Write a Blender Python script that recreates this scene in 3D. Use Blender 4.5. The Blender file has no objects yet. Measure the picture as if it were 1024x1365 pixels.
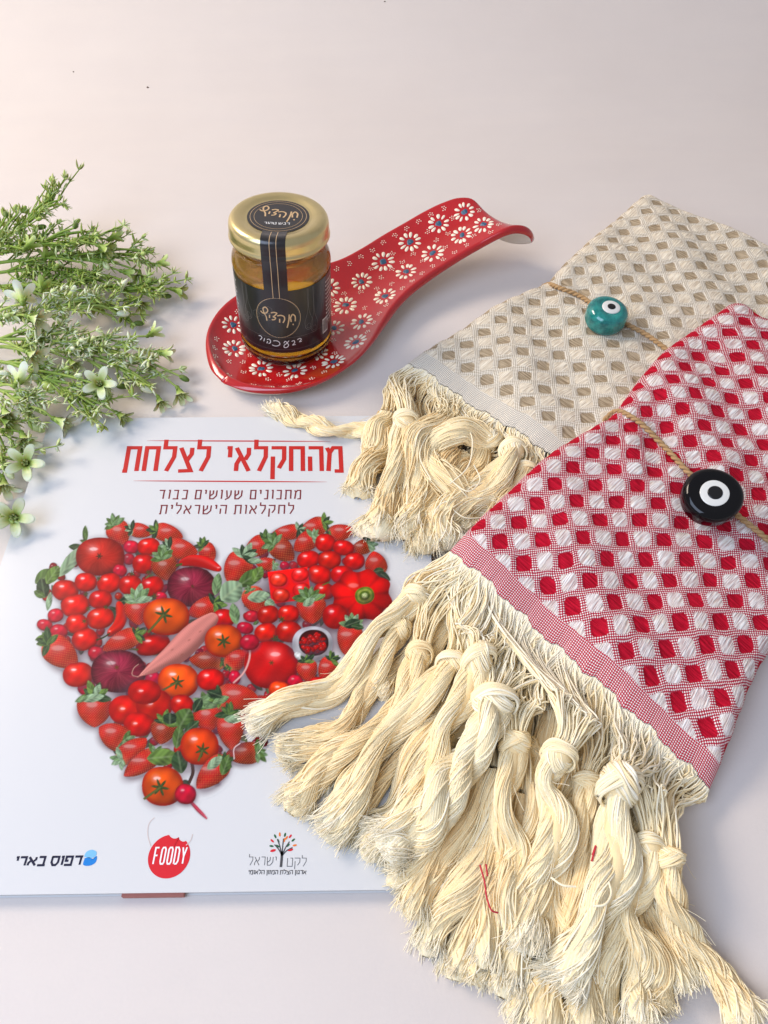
import bpy, math, random
import numpy as np
from mathutils import Vector, Matrix

random.seed(7); rng = np.random.default_rng(11)
S = bpy.context.scene
COL = S.collection

# ------------------------------------------------------------------ camera, light, exposure
CAM_F = 1025.0; CAM_T = math.radians(53); CAM_H = 0.302
cam = bpy.data.cameras.new("camera"); camo = bpy.data.objects.new("camera", cam); COL.objects.link(camo)
camo.location = (0, 0, CAM_H); camo.rotation_euler = (math.radians(90) - CAM_T, 0, 0)
cam.sensor_fit = 'HORIZONTAL'; cam.sensor_width = 36; cam.lens = 36 * CAM_F / 1024
cam.clip_start = 0.01; cam.clip_end = 20
S.camera = camo

W = bpy.data.worlds.new("World"); S.world = W; W.use_nodes = True
bg = W.node_tree.nodes['Background']; bg.inputs[0].default_value = (0.90, 0.91, 1.0, 1); bg.inputs[1].default_value = 0.33

def area(name, loc, target, sx, sy, power, color):
    l = bpy.data.lights.new(name, 'AREA'); l.shape = 'RECTANGLE'; l.size = sx; l.size_y = sy
    l.energy = power; l.color = color
    o = bpy.data.objects.new(name, l); COL.objects.link(o); o.location = loc
    d = Vector(target) - Vector(loc); o.rotation_euler = d.to_track_quat('-Z', 'Y').to_euler()
    return o
area("ceiling_lamp", (-1.10, 0.72, 0.98), (0.0, 0.38, 0), 0.6, 0.45, 13.5, (1.0, 0.86, 0.71))
area("window_light", (-0.55, -0.30, 0.80), (0.05, 0.10, 0), 0.7, 0.7, 7.0, (0.62, 0.75, 1.0))
S.view_settings.view_transform = 'Standard'; S.view_settings.look = 'None'
S.view_settings.exposure = 0.36; S.view_settings.gamma = 1
S.cycles.use_denoising = True
S.cycles.max_bounces = 10; S.cycles.transmission_bounces = 8; S.cycles.transparent_max_bounces = 8

# ------------------------------------------------------------------ helpers
def P(px, py, z=0.0):
    """the point of the place at height z that the photograph shows at pixel (px, py)"""
    x = (px - 512) / CAM_F; v = (682.5 - py) / CAM_F
    d = (CAM_H - z) / (math.sin(CAM_T) - v * math.cos(CAM_T))
    return Vector((x * d, d * (math.cos(CAM_T) + v * math.sin(CAM_T)), z))
def Qn(X):
    X = np.asarray(X, float); dz = X[..., 2] - CAM_H
    d = X[..., 1] * math.cos(CAM_T) - dz * math.sin(CAM_T)
    v = (X[..., 1] * math.sin(CAM_T) + dz * math.cos(CAM_T)) / d
    return 512 + X[..., 0] / d * CAM_F, 682.5 - v * CAM_F

def link(name, data, parent=None):
    o = bpy.data.objects.new(name, data); COL.objects.link(o)
    if parent is not None:
        o.parent = parent; o.matrix_parent_inverse = parent.matrix_basis.inverted()
    return o
def thing(name, label, cat, loc=(0, 0, 0), group=None, data=None):
    o = bpy.data.objects.new(name, data); COL.objects.link(o); o.location = loc
    o['label'] = label; o['category'] = cat
    if group: o['group'] = group
    return o

def mesh(name, V, Fs, mat=None, smooth=True, uv=None, attrs=None, colors=None):
    """V (n,3); Fs: (m,k) int array or list of faces of mixed size"""
    me = bpy.data.meshes.new(name)
    V = np.asarray(V, np.float32)
    me.vertices.add(len(V)); me.vertices.foreach_set('co', V.ravel())
    if isinstance(Fs, np.ndarray):
        k = Fs.shape[1]; flat = Fs.ravel(); starts = np.arange(0, len(flat), k)
    else:
        flat = np.array([i for f in Fs for i in f], np.int32); starts = np.cumsum([0] + [len(f) for f in Fs[:-1]])
    me.loops.add(len(flat)); me.loops.foreach_set('vertex_index', flat.astype(np.int32))
    me.polygons.add(len(starts)); me.polygons.foreach_set('loop_start', starts.astype(np.int32))
    me.polygons.foreach_set('use_smooth', np.full(len(starts), smooth))
    if uv is not None:
        l = me.uv_layers.new(name='UVMap'); l.data.foreach_set('uv', np.asarray(uv, np.float32)[flat].ravel())
    for n, a in (attrs or {}).items():
        at = me.attributes.new(n, 'FLOAT', 'POINT'); at.data.foreach_set('value', np.asarray(a, np.float32).ravel())
    if colors is not None:
        c = np.ones((len(V), 4), np.float32); c[:, :3] = colors
        at = me.attributes.new('col', 'FLOAT_COLOR', 'POINT'); at.data.foreach_set('color', c.ravel())
    me.update(calc_edges=True); me.validate()
    if mat: me.materials.append(mat)
    return me

class Bag:
    """collects pieces of one part before they become one mesh"""
    def __init__(s): s.V = []; s.F = []; s.A = []; s.n = 0
    def add(s, V, F, a=0.5):
        V = np.asarray(V, float).reshape(-1, 3); s.V.append(V)
        s.F += [tuple(int(i) + s.n for i in f) for f in F]
        s.A.append(np.broadcast_to(np.asarray(a, float), (len(V),)) if np.ndim(a) <= 1 else a); s.n += len(V)
    def build(s, name, mat, parent=None, smooth=True):
        me = mesh(name, np.concatenate(s.V), s.F, mat, smooth, attrs={'tint': np.concatenate(s.A)})
        return link(name, me, parent)

def catmull(pts, n):
    P_ = np.asarray(pts, float)
    if len(P_) == 2: return P_[0] + (P_[1] - P_[0]) * np.linspace(0, 1, n)[:, None]
    d = np.linalg.norm(np.diff(P_, axis=0), axis=1); u = np.concatenate([[0], np.cumsum(d)])
    m = np.gradient(P_, u, axis=0)
    t = np.linspace(0, u[-1], n); k = np.clip(np.searchsorted(u, t, 'right') - 1, 0, len(P_) - 2)
    h = (u[k + 1] - u[k])[:, None]; s = ((t - u[k]) / h[:, 0])[:, None]
    return ((2*s**3 - 3*s**2 + 1) * P_[k] + (s**3 - 2*s**2 + s) * h * m[k] + (-2*s**3 + 3*s**2) * P_[k+1] + (s**3 - s**2) * h * m[k+1])

def tubes(paths, rad, sides=5, tint=0.5):
    """paths (N,M,3), rad (N,M) -> V, quads, tint"""
    paths = np.asarray(paths, float); N, M, _ = paths.shape
    rad = np.broadcast_to(rad, (N, M)); tint = np.broadcast_to(tint, (N, M))
    T = np.gradient(paths, axis=1); T /= np.linalg.norm(T, axis=2, keepdims=True) + 1e-12
    ref = np.broadcast_to(np.array([0.13, 0.21, 0.97]), T.shape)
    A = np.cross(T, ref); A /= np.linalg.norm(A, axis=2, keepdims=True) + 1e-9
    B = np.cross(T, A)
    th = np.arange(sides) * 2 * math.pi / sides
    V = paths[:, :, None, :] + rad[:, :, None, None] * (np.cos(th)[None, None, :, None] * A[:, :, None, :] + np.sin(th)[None, None, :, None] * B[:, :, None, :])
    idx = np.arange(N * M * sides).reshape(N, M, sides)
    a = idx[:, :-1, :]; b = np.roll(idx, -1, axis=2)[:, :-1, :]; c = np.roll(idx, -1, axis=2)[:, 1:, :]; d = idx[:, 1:, :]
    F = np.stack([a, b, c, d], -1).reshape(-1, 4)
    return V.reshape(-1, 3), F, np.repeat(tint.reshape(-1), sides)

def join(parts):
    V = []; F = []; A = []; n = 0
    for v, f, a in parts:
        V.append(v); F.append(f + n); A.append(a); n += len(v)
    return np.concatenate(V), np.concatenate(F), np.concatenate(A)

def lathe(profile, seg=64, closed=False):
    pr = np.asarray(profile, float); n = len(pr); th = np.arange(seg) * 2 * math.pi / seg
    V = np.stack([pr[:, None, 0] * np.cos(th), pr[:, None, 0] * np.sin(th), np.broadcast_to(pr[:, None, 1], (n, seg))], -1).reshape(-1, 3)
    F = []
    for i in range(n if closed else n - 1):
        j = (i + 1) % n
        for k in range(seg):
            l = (k + 1) % seg
            F.append((i * seg + k, i * seg + l, j * seg + l, j * seg + k))
    return V, F

def ellipsoid(c, r, axis=(0, 0, 1), nu=12, nv=8):
    V = []; F = []
    q = Vector((0, 0, 1)).rotation_difference(Vector(axis).normalized())
    for i in range(nv + 1):
        p = math.pi * i / nv
        for k in range(nu):
            t = 2 * math.pi * k / nu
            v = Vector((r[0] * math.sin(p) * math.cos(t), r[1] * math.sin(p) * math.sin(t), r[2] * math.cos(p))); v.rotate(q)
            V.append(v + Vector(c))
    for i in range(nv):
        for k in range(nu):
            F.append((i * nu + k, (i + 1) * nu + k, (i + 1) * nu + (k + 1) % nu, i * nu + (k + 1) % nu))
    return np.array([tuple(v) for v in V]), F

# ------------------------------------------------------------------ materials
class NT:
    def __init__(s, name):
        s.m = bpy.data.materials.new(name); s.m.use_nodes = True; s.t = s.m.node_tree
        s.b = s.t.nodes['Principled BSDF']
    def n(s, typ, **kw):
        nd = s.t.nodes.new(typ)
        for k, v in kw.items(): setattr(nd, k, v)
        return nd
    def put(s, sock, v):
        if isinstance(v, bpy.types.NodeSocket): s.t.links.new(v, sock)
        elif isinstance(v, (tuple, list)) and sock.type == 'RGBA': sock.default_value = tuple(v) + ((1,) if len(v) == 3 else ())
        else: sock.default_value = v
    def math(s, op, a, b=0.0, c=0.0, clamp=False):
        nd = s.n('ShaderNodeMath', operation=op, use_clamp=clamp)
        for i, v in enumerate((a, b, c)): s.put(nd.inputs[i], v)
        return nd.outputs[0]
    def mix(s, f, a, b, mode='MIX'):
        nd = s.n('ShaderNodeMix', data_type='RGBA', blend_type=mode)
        s.put(nd.inputs[0], f); s.put(nd.inputs[6], a); s.put(nd.inputs[7], b)
        return nd.outputs[2]
    def coord(s, out='Object', scale=(1, 1, 1), rot=(0, 0, 0)):
        c = s.n('ShaderNodeTexCoord'); mp = s.n('ShaderNodeMapping'); s.t.links.new(c.outputs[out], mp.inputs[0])
        mp.inputs['Scale'].default_value = scale; mp.inputs['Rotation'].default_value = rot
        return mp.outputs[0]
    def noise(s, vec, scale, detail=3, rough=0.5):
        nd = s.n('ShaderNodeTexNoise'); s.t.links.new(vec, nd.inputs['Vector'])
        nd.inputs['Scale'].default_value = scale; nd.inputs['Detail'].default_value = detail; nd.inputs['Roughness'].default_value = rough
        return nd.outputs[0]
    def ramp(s, f, stops):
        nd = s.n('ShaderNodeValToRGB'); s.put(nd.inputs[0], f); e = nd.color_ramp.elements
        while len(e) < len(stops): e.new(0.5)
        for el, (p, c) in zip(e, stops): el.position = p; el.color = tuple(c) + (1,)
        return nd.outputs[0]
    def bump(s, h, strength=0.3, dist=0.0003):
        nd = s.n('ShaderNodeBump'); s.put(nd.inputs['Height'], h); nd.inputs['Strength'].default_value = strength; nd.inputs['Distance'].default_value = dist
        s.t.links.new(nd.outputs[0], s.b.inputs['Normal'])
    def attr(s, name, out=2):
        a = s.n('ShaderNodeAttribute'); a.attribute_name = name
        return a.outputs['Fac'] if out == 2 else a.outputs['Color']
    def set(s, **kw):
        for k, v in kw.items(): s.put(s.b.inputs[k.replace('_', ' ')], v)
        return s

def simple(name, color, rough=0.5, var=0.08, scale=300, **kw):
    t = NT(name); v = t.coord(); f = t.noise(v, scale)
    dark = tuple(c * (1 - var) for c in color); lite = tuple(min(1, c * (1 + var)) for c in color)
    t.set(Base_Color=t.mix(f, dark, lite), Roughness=rough)
    for k, x in kw.items(): t.put(t.b.inputs[k.replace('_', ' ')], x)
    return t.m

def srgb(r, g, b):
    f = lambda c: c / 12.92 if c <= 0.04045 else ((c + 0.055) / 1.055) ** 2.4
    return tuple(f(c / 255) for c in (r, g, b))

# paper backdrop
t = NT('backdrop_paper'); v = t.coord(); v2 = t.coord(scale=(1, 5, 1), rot=(0, 0, 0.05))
n1 = t.noise(v, 9, 4, 0.6); n2 = t.noise(v2, 14, 3); n3 = t.noise(v, 900, 2)
c = t.mix(n1, (0.66, 0.595, 0.55), (0.745, 0.685, 0.64)); c = t.mix(t.math('MULTIPLY', n2, 0.22), c, (0.56, 0.52, 0.53))
c = t.mix(t.math('MULTIPLY', n3, 0.10), c, (0.5, 0.46, 0.45))
t.set(Base_Color=c, Roughness=0.62, Specular_IOR_Level=0.3); t.bump(t.math('ADD', t.noise(v, 700, 3), t.math('MULTIPLY', t.noise(v, 60, 2), 1.5)), 0.10, 0.0006); M_PAPER = t.m
# cotton strands
t = NT('cotton_strands'); v = t.coord(); a = t.attr('tint')
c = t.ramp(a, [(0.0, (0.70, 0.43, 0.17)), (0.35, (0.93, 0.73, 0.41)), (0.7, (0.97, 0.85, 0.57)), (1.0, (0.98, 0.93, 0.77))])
c = t.mix(t.math('MULTIPLY', t.noise(v, 90, 3), 0.25), c, (0.84, 0.66, 0.36))
t.set(Base_Color=c, Roughness=0.85, Specular_IOR_Level=0.15); t.bump(t.noise(t.coord(scale=(1, 1, 1)), 2600, 2), 0.5, 0.0002); M_COTTON = t.m
M_TWINE = simple('jute_twine', (0.44, 0.27, 0.12), 0.8, 0.35, 1500)
M_REDTHREAD = simple('red_thread', (0.55, 0.03, 0.05), 0.8)

def towel_material(name, cellA, cellA2, cellB, cellB2, bA, bB, hemA, dotcut):
    t = NT(name)
    uv = t.n('ShaderNodeUVMap'); sep = t.n('ShaderNodeSeparateXYZ'); t.t.links.new(uv.outputs[0], sep.inputs[0])
    obj = t.coord()
    wn = t.n('ShaderNodeTexNoise'); t.t.links.new(uv.outputs[0], wn.inputs['Vector']); wn.inputs['Scale'].default_value = 1.1; wn.inputs['Detail'].default_value = 2
    ws = t.n('ShaderNodeSeparateColor'); t.t.links.new(wn.outputs[1], ws.inputs[0])
    u0, w0 = sep.outputs[0], sep.outputs[1]      # in cell units (1 = lattice spacing)
    u = t.math('ADD', u0, t.math('MULTIPLY', t.math('SUBTRACT', ws.outputs[0], 0.5), 0.22))
    w = t.math('ADD', t.math('SUBTRACT', w0, 0.18), t.math('MULTIPLY', t.math('SUBTRACT', ws.outputs[1], 0.5), 0.22))
    A = t.math('ADD', u, w); B = t.math('SUBTRACT', u, w)
    ra = t.math('ROUND', A); rb = t.math('ROUND', B)
    fa = t.math('ABSOLUTE', t.math('SUBTRACT', A, ra)); fb = t.math('ABSOLUTE', t.math('SUBTRACT', B, rb))
    par = t.math('ABSOLUTE', t.math('MODULO', t.math('ADD', ra, rb), 2.0))     # 0: coloured, 1: white
    par = t.math('GREATER_THAN', par, 0.5)
    fine = t.noise(uv.outputs[0], 26, 2)
    e = t.math('POWER', t.math('ADD', t.math('POWER', fa, 6), t.math('POWER', fb, 6)), 1 / 6)
    e = t.math('ADD', e, t.math('MULTIPLY', t.math('SUBTRACT', fine, 0.5), 0.05))
    lim = t.math('ADD', 0.338, t.math('MULTIPLY', par, 0.03))
    inside = t.math('LESS_THAN', e, lim)
    nohem = t.math('GREATER_THAN', w, 0.5)
    inside = t.math('MULTIPLY', inside, nohem)
    k = 2 * math.pi * 10
    dots = t.math('ADD', t.math('COSINE', t.math('MULTIPLY', A, k)), t.math('COSINE', t.math('MULTIPLY', B, k)))
    kd = 2 * math.pi * 15
    hd = t.math('ADD', t.math('COSINE', t.math('MULTIPLY', u0, kd)), t.math('COSINE', t.math('MULTIPLY', w0, kd)))
    dd = t.mix(nohem, hd, dots)
    sp = t.n('ShaderNodeMapRange'); t.put(sp.inputs[0], dd); sp.inputs[1].default_value = dotcut - 0.5; sp.inputs[2].default_value = dotcut + 0.5
    dotw = sp.outputs[0]
    # streaks: coloured cells along the weft, white cells along the warp, their dark lines painted shade
    def streak(sc, scale):
        mp = t.n('ShaderNodeMapping'); t.t.links.new(uv.outputs[0], mp.inputs[0]); mp.inputs['Scale'].default_value = sc
        return t.noise(mp.outputs[0], scale, 2, 0.6)
    sA = streak((1.2, 17, 1), 1.0); sB = streak((17, 1.4, 1), 1.0)
    sA = t.math('MULTIPLY', t.math('SUBTRACT', sA, 0.36), 3.4, clamp=True)
    sB = t.math('MULTIPLY', t.math('SUBTRACT', sB, 0.34), 3.4, clamp=True)
    colA = t.mix(sA, cellA2, cellA); colB = t.mix(sB, cellB2, cellB)
    yel = t.noise(uv.outputs[0], 2.3, 2); yel = t.math('MULTIPLY', t.math('SUBTRACT', yel, 0.5), 3.0, clamp=True)
    colB = t.mix(t.math('MULTIPLY', yel, 0.5), colB, (0.82, 0.70, 0.50))
    cell = t.mix(par, colA, colB)
    bord = t.mix(dotw, t.mix(nohem, hemA, bA), bB)
    c = t.mix(inside, bord, cell)
    t.set(Base_Color=c, Roughness=0.9, Specular_IOR_Level=0.15, Sheen_Weight=0.0)
    h = t.mix(inside, dotw, t.mix(par, sA, sB)); t.bump(h, 0.65, 0.0006)
    return t.m
M_RED = towel_material('red_waffle_cotton', (0.60, 0.008, 0.032), (0.33, 0.002, 0.014), (0.93, 0.91, 0.88), (0.50, 0.33, 0.31), (0.42, 0.012, 0.04), (0.93, 0.84, 0.80), (0.50, 0.03, 0.06), 0.40)
M_BEIGE = towel_material('beige_waffle_cotton', (0.55, 0.44, 0.30), (0.27, 0.20, 0.12), (0.91, 0.83, 0.67), (0.55, 0.45, 0.33), (0.46, 0.38, 0.27), (0.89, 0.83, 0.71), (0.50, 0.45, 0.38), -0.1)

# vertex-coloured print, under a gloss lamination
def printed(name, rough, coat=0.6):
    t = NT(name); t.set(Base_Color=t.attr('col', 0), Roughness=rough, Specular_IOR_Level=0.3, Coat_Weight=coat * 0.3, Coat_Roughness=0.16); return t.m
M_PRINT = printed('printed_cover_colour', 0.28)
def gloss(name, col): return simple(name, col, 0.35, 0.03, 60, Coat_Weight=0.18, Specular_IOR_Level=0.2, Coat_Roughness=0.16)
M_COVER = simple('laminated_white_cover', (0.65, 0.655, 0.66), 0.28, 0.0, 60, Coat_Weight=0.18, Coat_Roughness=0.16, Specular_IOR_Level=0.3)
M_TITLE = gloss('title_red_ink', srgb(190, 42, 38)); M_SUB = gloss('subtitle_maroon_ink', srgb(120, 40, 45))
M_NAVY = gloss('navy_ink', srgb(25, 28, 55)); M_LOGORED = gloss('logo_red_ink', srgb(208, 38, 48))
M_BLUE = gloss('logo_blue_ink', srgb(30, 125, 205)); M_LBLUE = gloss('logo_pale_blue_ink', srgb(120, 185, 225))
M_GREY = gloss('grey_ink', srgb(75, 75, 78)); M_WHITEINK = gloss('white_ink', (0.85, 0.85, 0.85))
M_GREENINK = gloss('green_ink', srgb(40, 95, 60)); M_ORANGEINK = gloss('orange_ink', srgb(225, 120, 50)); M_HAIR = gloss('pale_brown_ink', srgb(205, 190, 185))
M_PAGES = simple('page_paper', (0.62, 0.60, 0.56), 0.8, 0.1, 200)

# ------------------------------------------------------------------ the setting: one sheet of paper, table part and upright part
prof = [(-0.7, 0.0), (0.0, 0.0), (0.30, 0.0), (0.56, 0.0)]
for k in range(1, 17):
    a = math.pi / 2 * k / 16 * 0.93; prof.append((0.56 + 0.34 * math.sin(a), 0.34 * (1 - math.cos(a))))
y, z = prof[-1]; a = math.pi / 2 * 0.93
prof += [(y + 1.2 * math.cos(a) * k / 3, z + 1.2 * math.sin(a) * k / 3) for k in (1, 2, 3)]
xs = np.linspace(-1.5, 1.5, 13)
V = [(x, y, z) for (y, z) in prof for x in xs]; n = len(xs)
F = [(i * n + k, i * n + k + 1, (i + 1) * n + k + 1, (i + 1) * n + k) for i in range(len(prof) - 1) for k in range(n - 1)]
o = link('ground', mesh('paper', V, F, M_PAPER)); o['kind'] = 'structure'
o['label'] = 'pale pinkish paper sheet that curves up behind the objects'
M_SPECK = simple('dark_speck', (0.12, 0.08, 0.06), 0.9)
for (px, py, r) in ((197, 116, 0.0011), (98, 96, 0.0007), (513, 2, 0.0008)):
    b = P(px, py, 0.0)
    # a fleck of dirt lying on the curved sheet, found by walking along the profile
    best = None
    for i in range(len(prof) - 1):
        for f in np.linspace(0, 1, 40):
            yy = prof[i][0] + f * (prof[i + 1][0] - prof[i][0]); zz = prof[i][1] + f * (prof[i + 1][1] - prof[i][1])
            q = Qn((0, yy, zz))[1]
            if yy > 0.4 and (best is None or abs(q - py) < best[0]):
                d = yy * math.cos(CAM_T) - (zz - CAM_H) * math.sin(CAM_T); best = (abs(q - py), (px - 512) / CAM_F * d, yy, zz)
    Vv, Ff = ellipsoid(best[1:], (r, r * 0.8, r * 0.6), nu=7, nv=5)
    sp = link('dirt_speck', mesh('speck', Vv + rng.normal(0, r * 0.12, Vv.shape), Ff, M_SPECK)); sp.parent = o

# ------------------------------------------------------------------ lettering (stroke letters)
GL = {
 'א': (.62, [[(.02, 1), (.60, 0)], [(.57, 1), (.57, .72), (.42, .48)], [(.04, 0), (.05, .3), (.22, .60)]]),
 'ב': (.58, [[(.02, 1), (.46, 1), (.46, 0)], [(0, 0), (.58, 0)]]),
 'ג': (.40, [[(.06, 1), (.30, 1), (.30, .4), (.36, 0)], [(.30, .35), (.02, 0)]]),
 'ד': (.60, [[(0, 1), (.60, 1)], [(.48, 1), (.48, 0)]]),
 'ה': (.60, [[(0, 1), (.57, 1), (.57, 0)], [(.06, .62), (.06, 0)]]),
 'ו': (.17, [[(0, 1), (.14, 1), (.14, 0)]]),
 'ז': (.28, [[(0, 1), (.28, 1)], [(.16, 1), (.12, 0)]]),
 'ח': (.60, [[(.05, 0), (.05, 1), (.57, 1), (.57, 0)]]),
 'ט': (.64, [[(.06, 1), (.06, 0), (.60, 0), (.60, 1), (.36, 1)]]),
 'י': (.17, [[(0, 1), (.14, 1), (.14, .58)]]),
 'כ': (.50, [[(0, 1), (.46, 1), (.46, 0), (0, 0)]]),
 'ל': (.50, [[(.04, 1.36), (.04, 1), (.48, 1), (.48, .6), (.20, 0)]]),
 'מ': (.66, [[(.0, 1), (.11, .78), (.03, 0)], [(.11, .78), (.28, 1), (.60, 1), (.60, 0), (.30, 0)]]),
 'ם': (.60, [[(0, 1), (.57, 1), (.57, 0), (.07, 0), (.07, 1)]]),
 'נ': (.38, [[(.1, 1), (.34, 1), (.34, 0), (0, 0)]]),
 'ן': (.17, [[(0, 1), (.14, 1), (.14, -.36)]]),
 'ס': (.60, [[(0, 1), (.56, 1), (.56, .34), (.42, 0), (.20, 0), (.06, .34), (.06, 1)]]),
 'ע': (.58, [[(.08, 1), (.20, .16)], [(.54, 1), (.54, .5), (.36, .12), (0, -.1)]]),
 'פ': (.56, [[(.26, .5), (.06, .5), (.06, 1), (.52, 1), (.52, 0), (0, 0)]]),
 'צ': (.56, [[(.02, 1), (.54, .02), (0, .0)], [(.52, 1), (.52, .72), (.34, .45)]]),
 'ק': (.60, [[(0, 1), (.57, 1), (.57, .5), (.34, .12)], [(.07, .62), (.07, -.34)]]),
 'ר': (.50, [[(0, 1), (.46, 1), (.46, 0)]]),
 'ש': (.78, [[(.02, 1), (.08, 0), (.42, 0), (.72, .35), (.74, 1)], [(.38, 1), (.38, .6), (.10, .36)]]),
 'ת': (.66, [[(.0, 0), (.12, 0), (.12, 1)], [(.02, 1), (.62, 1), (.62, 0)]]),
 'F': (.40, [[(.0, 0), (.0, 1), (.38, 1)], [(.0, .52), (.32, .52)]]),
 'O': (.42, [[(.0, .12), (.0, .88), (.1, 1), (.32, 1), (.42, .88), (.42, .12), (.32, 0), (.1, 0), (.0, .11)]]),
 'D': (.42, [[(.0, 0), (.0, 1), (.28, 1), (.42, .84), (.42, .16), (.28, 0), (.05, 0)]]),
 'Y': (.44, [[(.0, 1), (.22, .45), (.22, 0)], [(.44, 1), (.22, .45)]]),
}
def ribbon(pts, w):
    """a mitred flat stroke in 2-D -> (verts, quads)"""
    p = [np.array(q, float) for q in pts]; V = []; n = len(p)
    for i in range(n):
        d0 = p[i] - p[i - 1] if i else p[1] - p[0]; d1 = p[i + 1] - p[i] if i < n - 1 else d0
        d0 = d0 / (np.linalg.norm(d0) + 1e-12); d1 = d1 / (np.linalg.norm(d1) + 1e-12)
        m = d0 + d1; L = np.linalg.norm(m)
        m = np.array([-d0[1], d0[0]]) if L < 1e-6 else np.array([-m[1], m[0]]) / L
        k = 1 / max(0.5, abs(m @ np.array([-d0[1], d0[0]])))
        V += [p[i] + m * w / 2 * k, p[i] - m * w / 2 * k]
    return V, [(2 * i, 2 * i + 1, 2 * i + 3, 2 * i + 2) for i in range(n - 1)]
def lettering(text, height, sx=1.0, gap=.2, stroke=.15, slant=0.0, rtl=True):
    """one line of strokes with its origin at the left end of the baseline -> 2-D verts, faces, width"""
    x = 0; V = []; F = []
    for ch in (reversed(text) if rtl else text):
        if ch == ' ': x += .42; continue
        w, st = GL[ch]
        for s in st:
            s = [(q[0] * sx + x, q[1]) for q in s]
            v, f = ribbon(s, stroke); n = len(V); V += v; F += [tuple(i + n for i in q) for q in f]
        x += w * sx + gap
    V = np.array(V); V[:, 0] += V[:, 1] * slant
    return V * height, F, (x - gap) * height

# ------------------------------------------------------------------ the book
BZ = 0.0052
bTL = P(62, 558, BZ); bC0 = P(311, 612, BZ); bC1 = P(225, 1140, BZ)
bx0 = P(-151, 1195, BZ); bx1 = P(601, 1185, BZ)
ex = (bx1 - bx0).normalized(); ey = Vector((-ex.y, ex.x, 0)); BW = (bx1 - bx0).length; BH = (bTL - bx0).dot(ey)
bO = bx0.copy()
def book(px, py):      # pixel -> cover coordinates (metres from the lower left corner)
    d = P(px, py, BZ) - bO; return d.dot(ex), d.dot(ey)
bk = thing('cookbook', 'glossy white recipe book with a heart of red fruit and vegetables printed on its cover', 'book', (bO.x, bO.y, 0))
bk.rotation_euler = (0, 0, math.atan2(ex.y, ex.x))
def bpart(name, V, F, mat, parent=bk, smooth=False, **kw):
    o = bpy.data.objects.new(name, mesh(name, V, F, mat, smooth, **kw)); COL.objects.link(o); o.parent = parent; return o
def slab(x0, y0, x1, y1, z0, z1, nx=1):
    V = [(x0, y0, z0), (x1, y0, z0), (x1, y1, z0), (x0, y1, z0), (x0, y0, z1), (x1, y0, z1), (x1, y1, z1), (x0, y1, z1)]
    return V, [(0, 3, 2, 1), (4, 5, 6, 7), (0, 1, 5, 4), (1, 2, 6, 5), (2, 3, 7, 6), (3, 0, 4, 7)]
V, F = slab(0, 0, BW, BH, BZ - .0004, BZ); bpart('cover', V, F, M_COVER)
V, F = slab(0.001, 0.0006, BW - .0012, BH - .001, 0.0007, BZ - .0005); bpart('page_block', V, F, M_PAGES)
V, F = slab(0, 0, BW, BH, 0.0002, 0.0006); bpart('back_cover', V, F, M_COVER)
x0, _ = book(160, 1193); x1, _ = book(243, 1193)
V, F = slab(x0, -0.0008, x1, 0.001, 0.0007, BZ - .0018); bpart('page_tab', V, F, simple('faded_red_card', (.42, .15, .12), .7))

def flat(V2, F, x, y, z=BZ + .00008):
    V3 = [[q[0] + x, q[1] + y, z] for q in V2]; seen = set(); lift = 0
    for f in F:                       # a new stroke starts where a face shares no vertex with the strokes before
        if not seen & set(f): lift = (lift + 1) % 4
        seen |= set(f)
        for i in f: V3[i][2] = z + lift * .00001
    return V3, F
def textline(name, text, pl, pr, py, hpx, mat, slant=0, stroke=.15, sx=None, gap=.2, parent=bk):
    xa, ya = book(pl, py); xb, yb = book(pr, py)
    _, yt = book((pl + pr) / 2, py - hpx); h = yt - (ya + yb) / 2
    sx_ = 1.0
    for _ in range(6):
        V, F, w = lettering(text, h, sx_, gap, stroke, slant); sx_ *= 1 + ((xb - xa) / w - 1) * 1.1
    # follow the line from its left to its right end
    ang = math.atan2(yb - ya, xb - xa)
    R = np.array([[math.cos(ang), -math.sin(ang)], [math.sin(ang), math.cos(ang)]]); V = V @ R.T
    return bpart(name, *flat(V, F, xa, ya), mat, parent)
textline('title_lettering', 'מהחקלאי לצלחת', 163, 457, 628, 31, M_TITLE, -0.07, .145, gap=.17)
textline('subtitle_lettering', 'מתכונים שעושים כבוד', 211, 401, 665, 11.2, M_SUB, -0.03, .13, gap=.32)
textline('subtitle_lettering', 'לחקלאות הישראלית', 212, 391, 685, 11.2, M_SUB, -0.03, .13, gap=.32)
def rule(px0, py0, px1, py1, w, mat, parent=bk, name='ruled_line'):
    a = np.array(book(px0, py0)); b = np.array(book(px1, py1)); n = 14; V = []
    d = (b - a) / np.linalg.norm(b - a); nn = np.array([-d[1], d[0]])
    for i in range(n + 1):
        f = i / n; ww = w * (0.12 + 0.88 * math.sin(math.pi * f) ** 0.6); c = a + (b - a) * f
        V += [c + nn * ww / 2, c - nn * ww / 2]
    return bpart(name, *flat(V, [(2*i, 2*i+1, 2*i+3, 2*i+2) for i in range(n)], 0, 0), mat, parent)
rule(196, 587.5, 441, 588.5, .0008, M_TITLE); rule(178, 641, 436, 642.5, .0008, M_TITLE)

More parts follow.
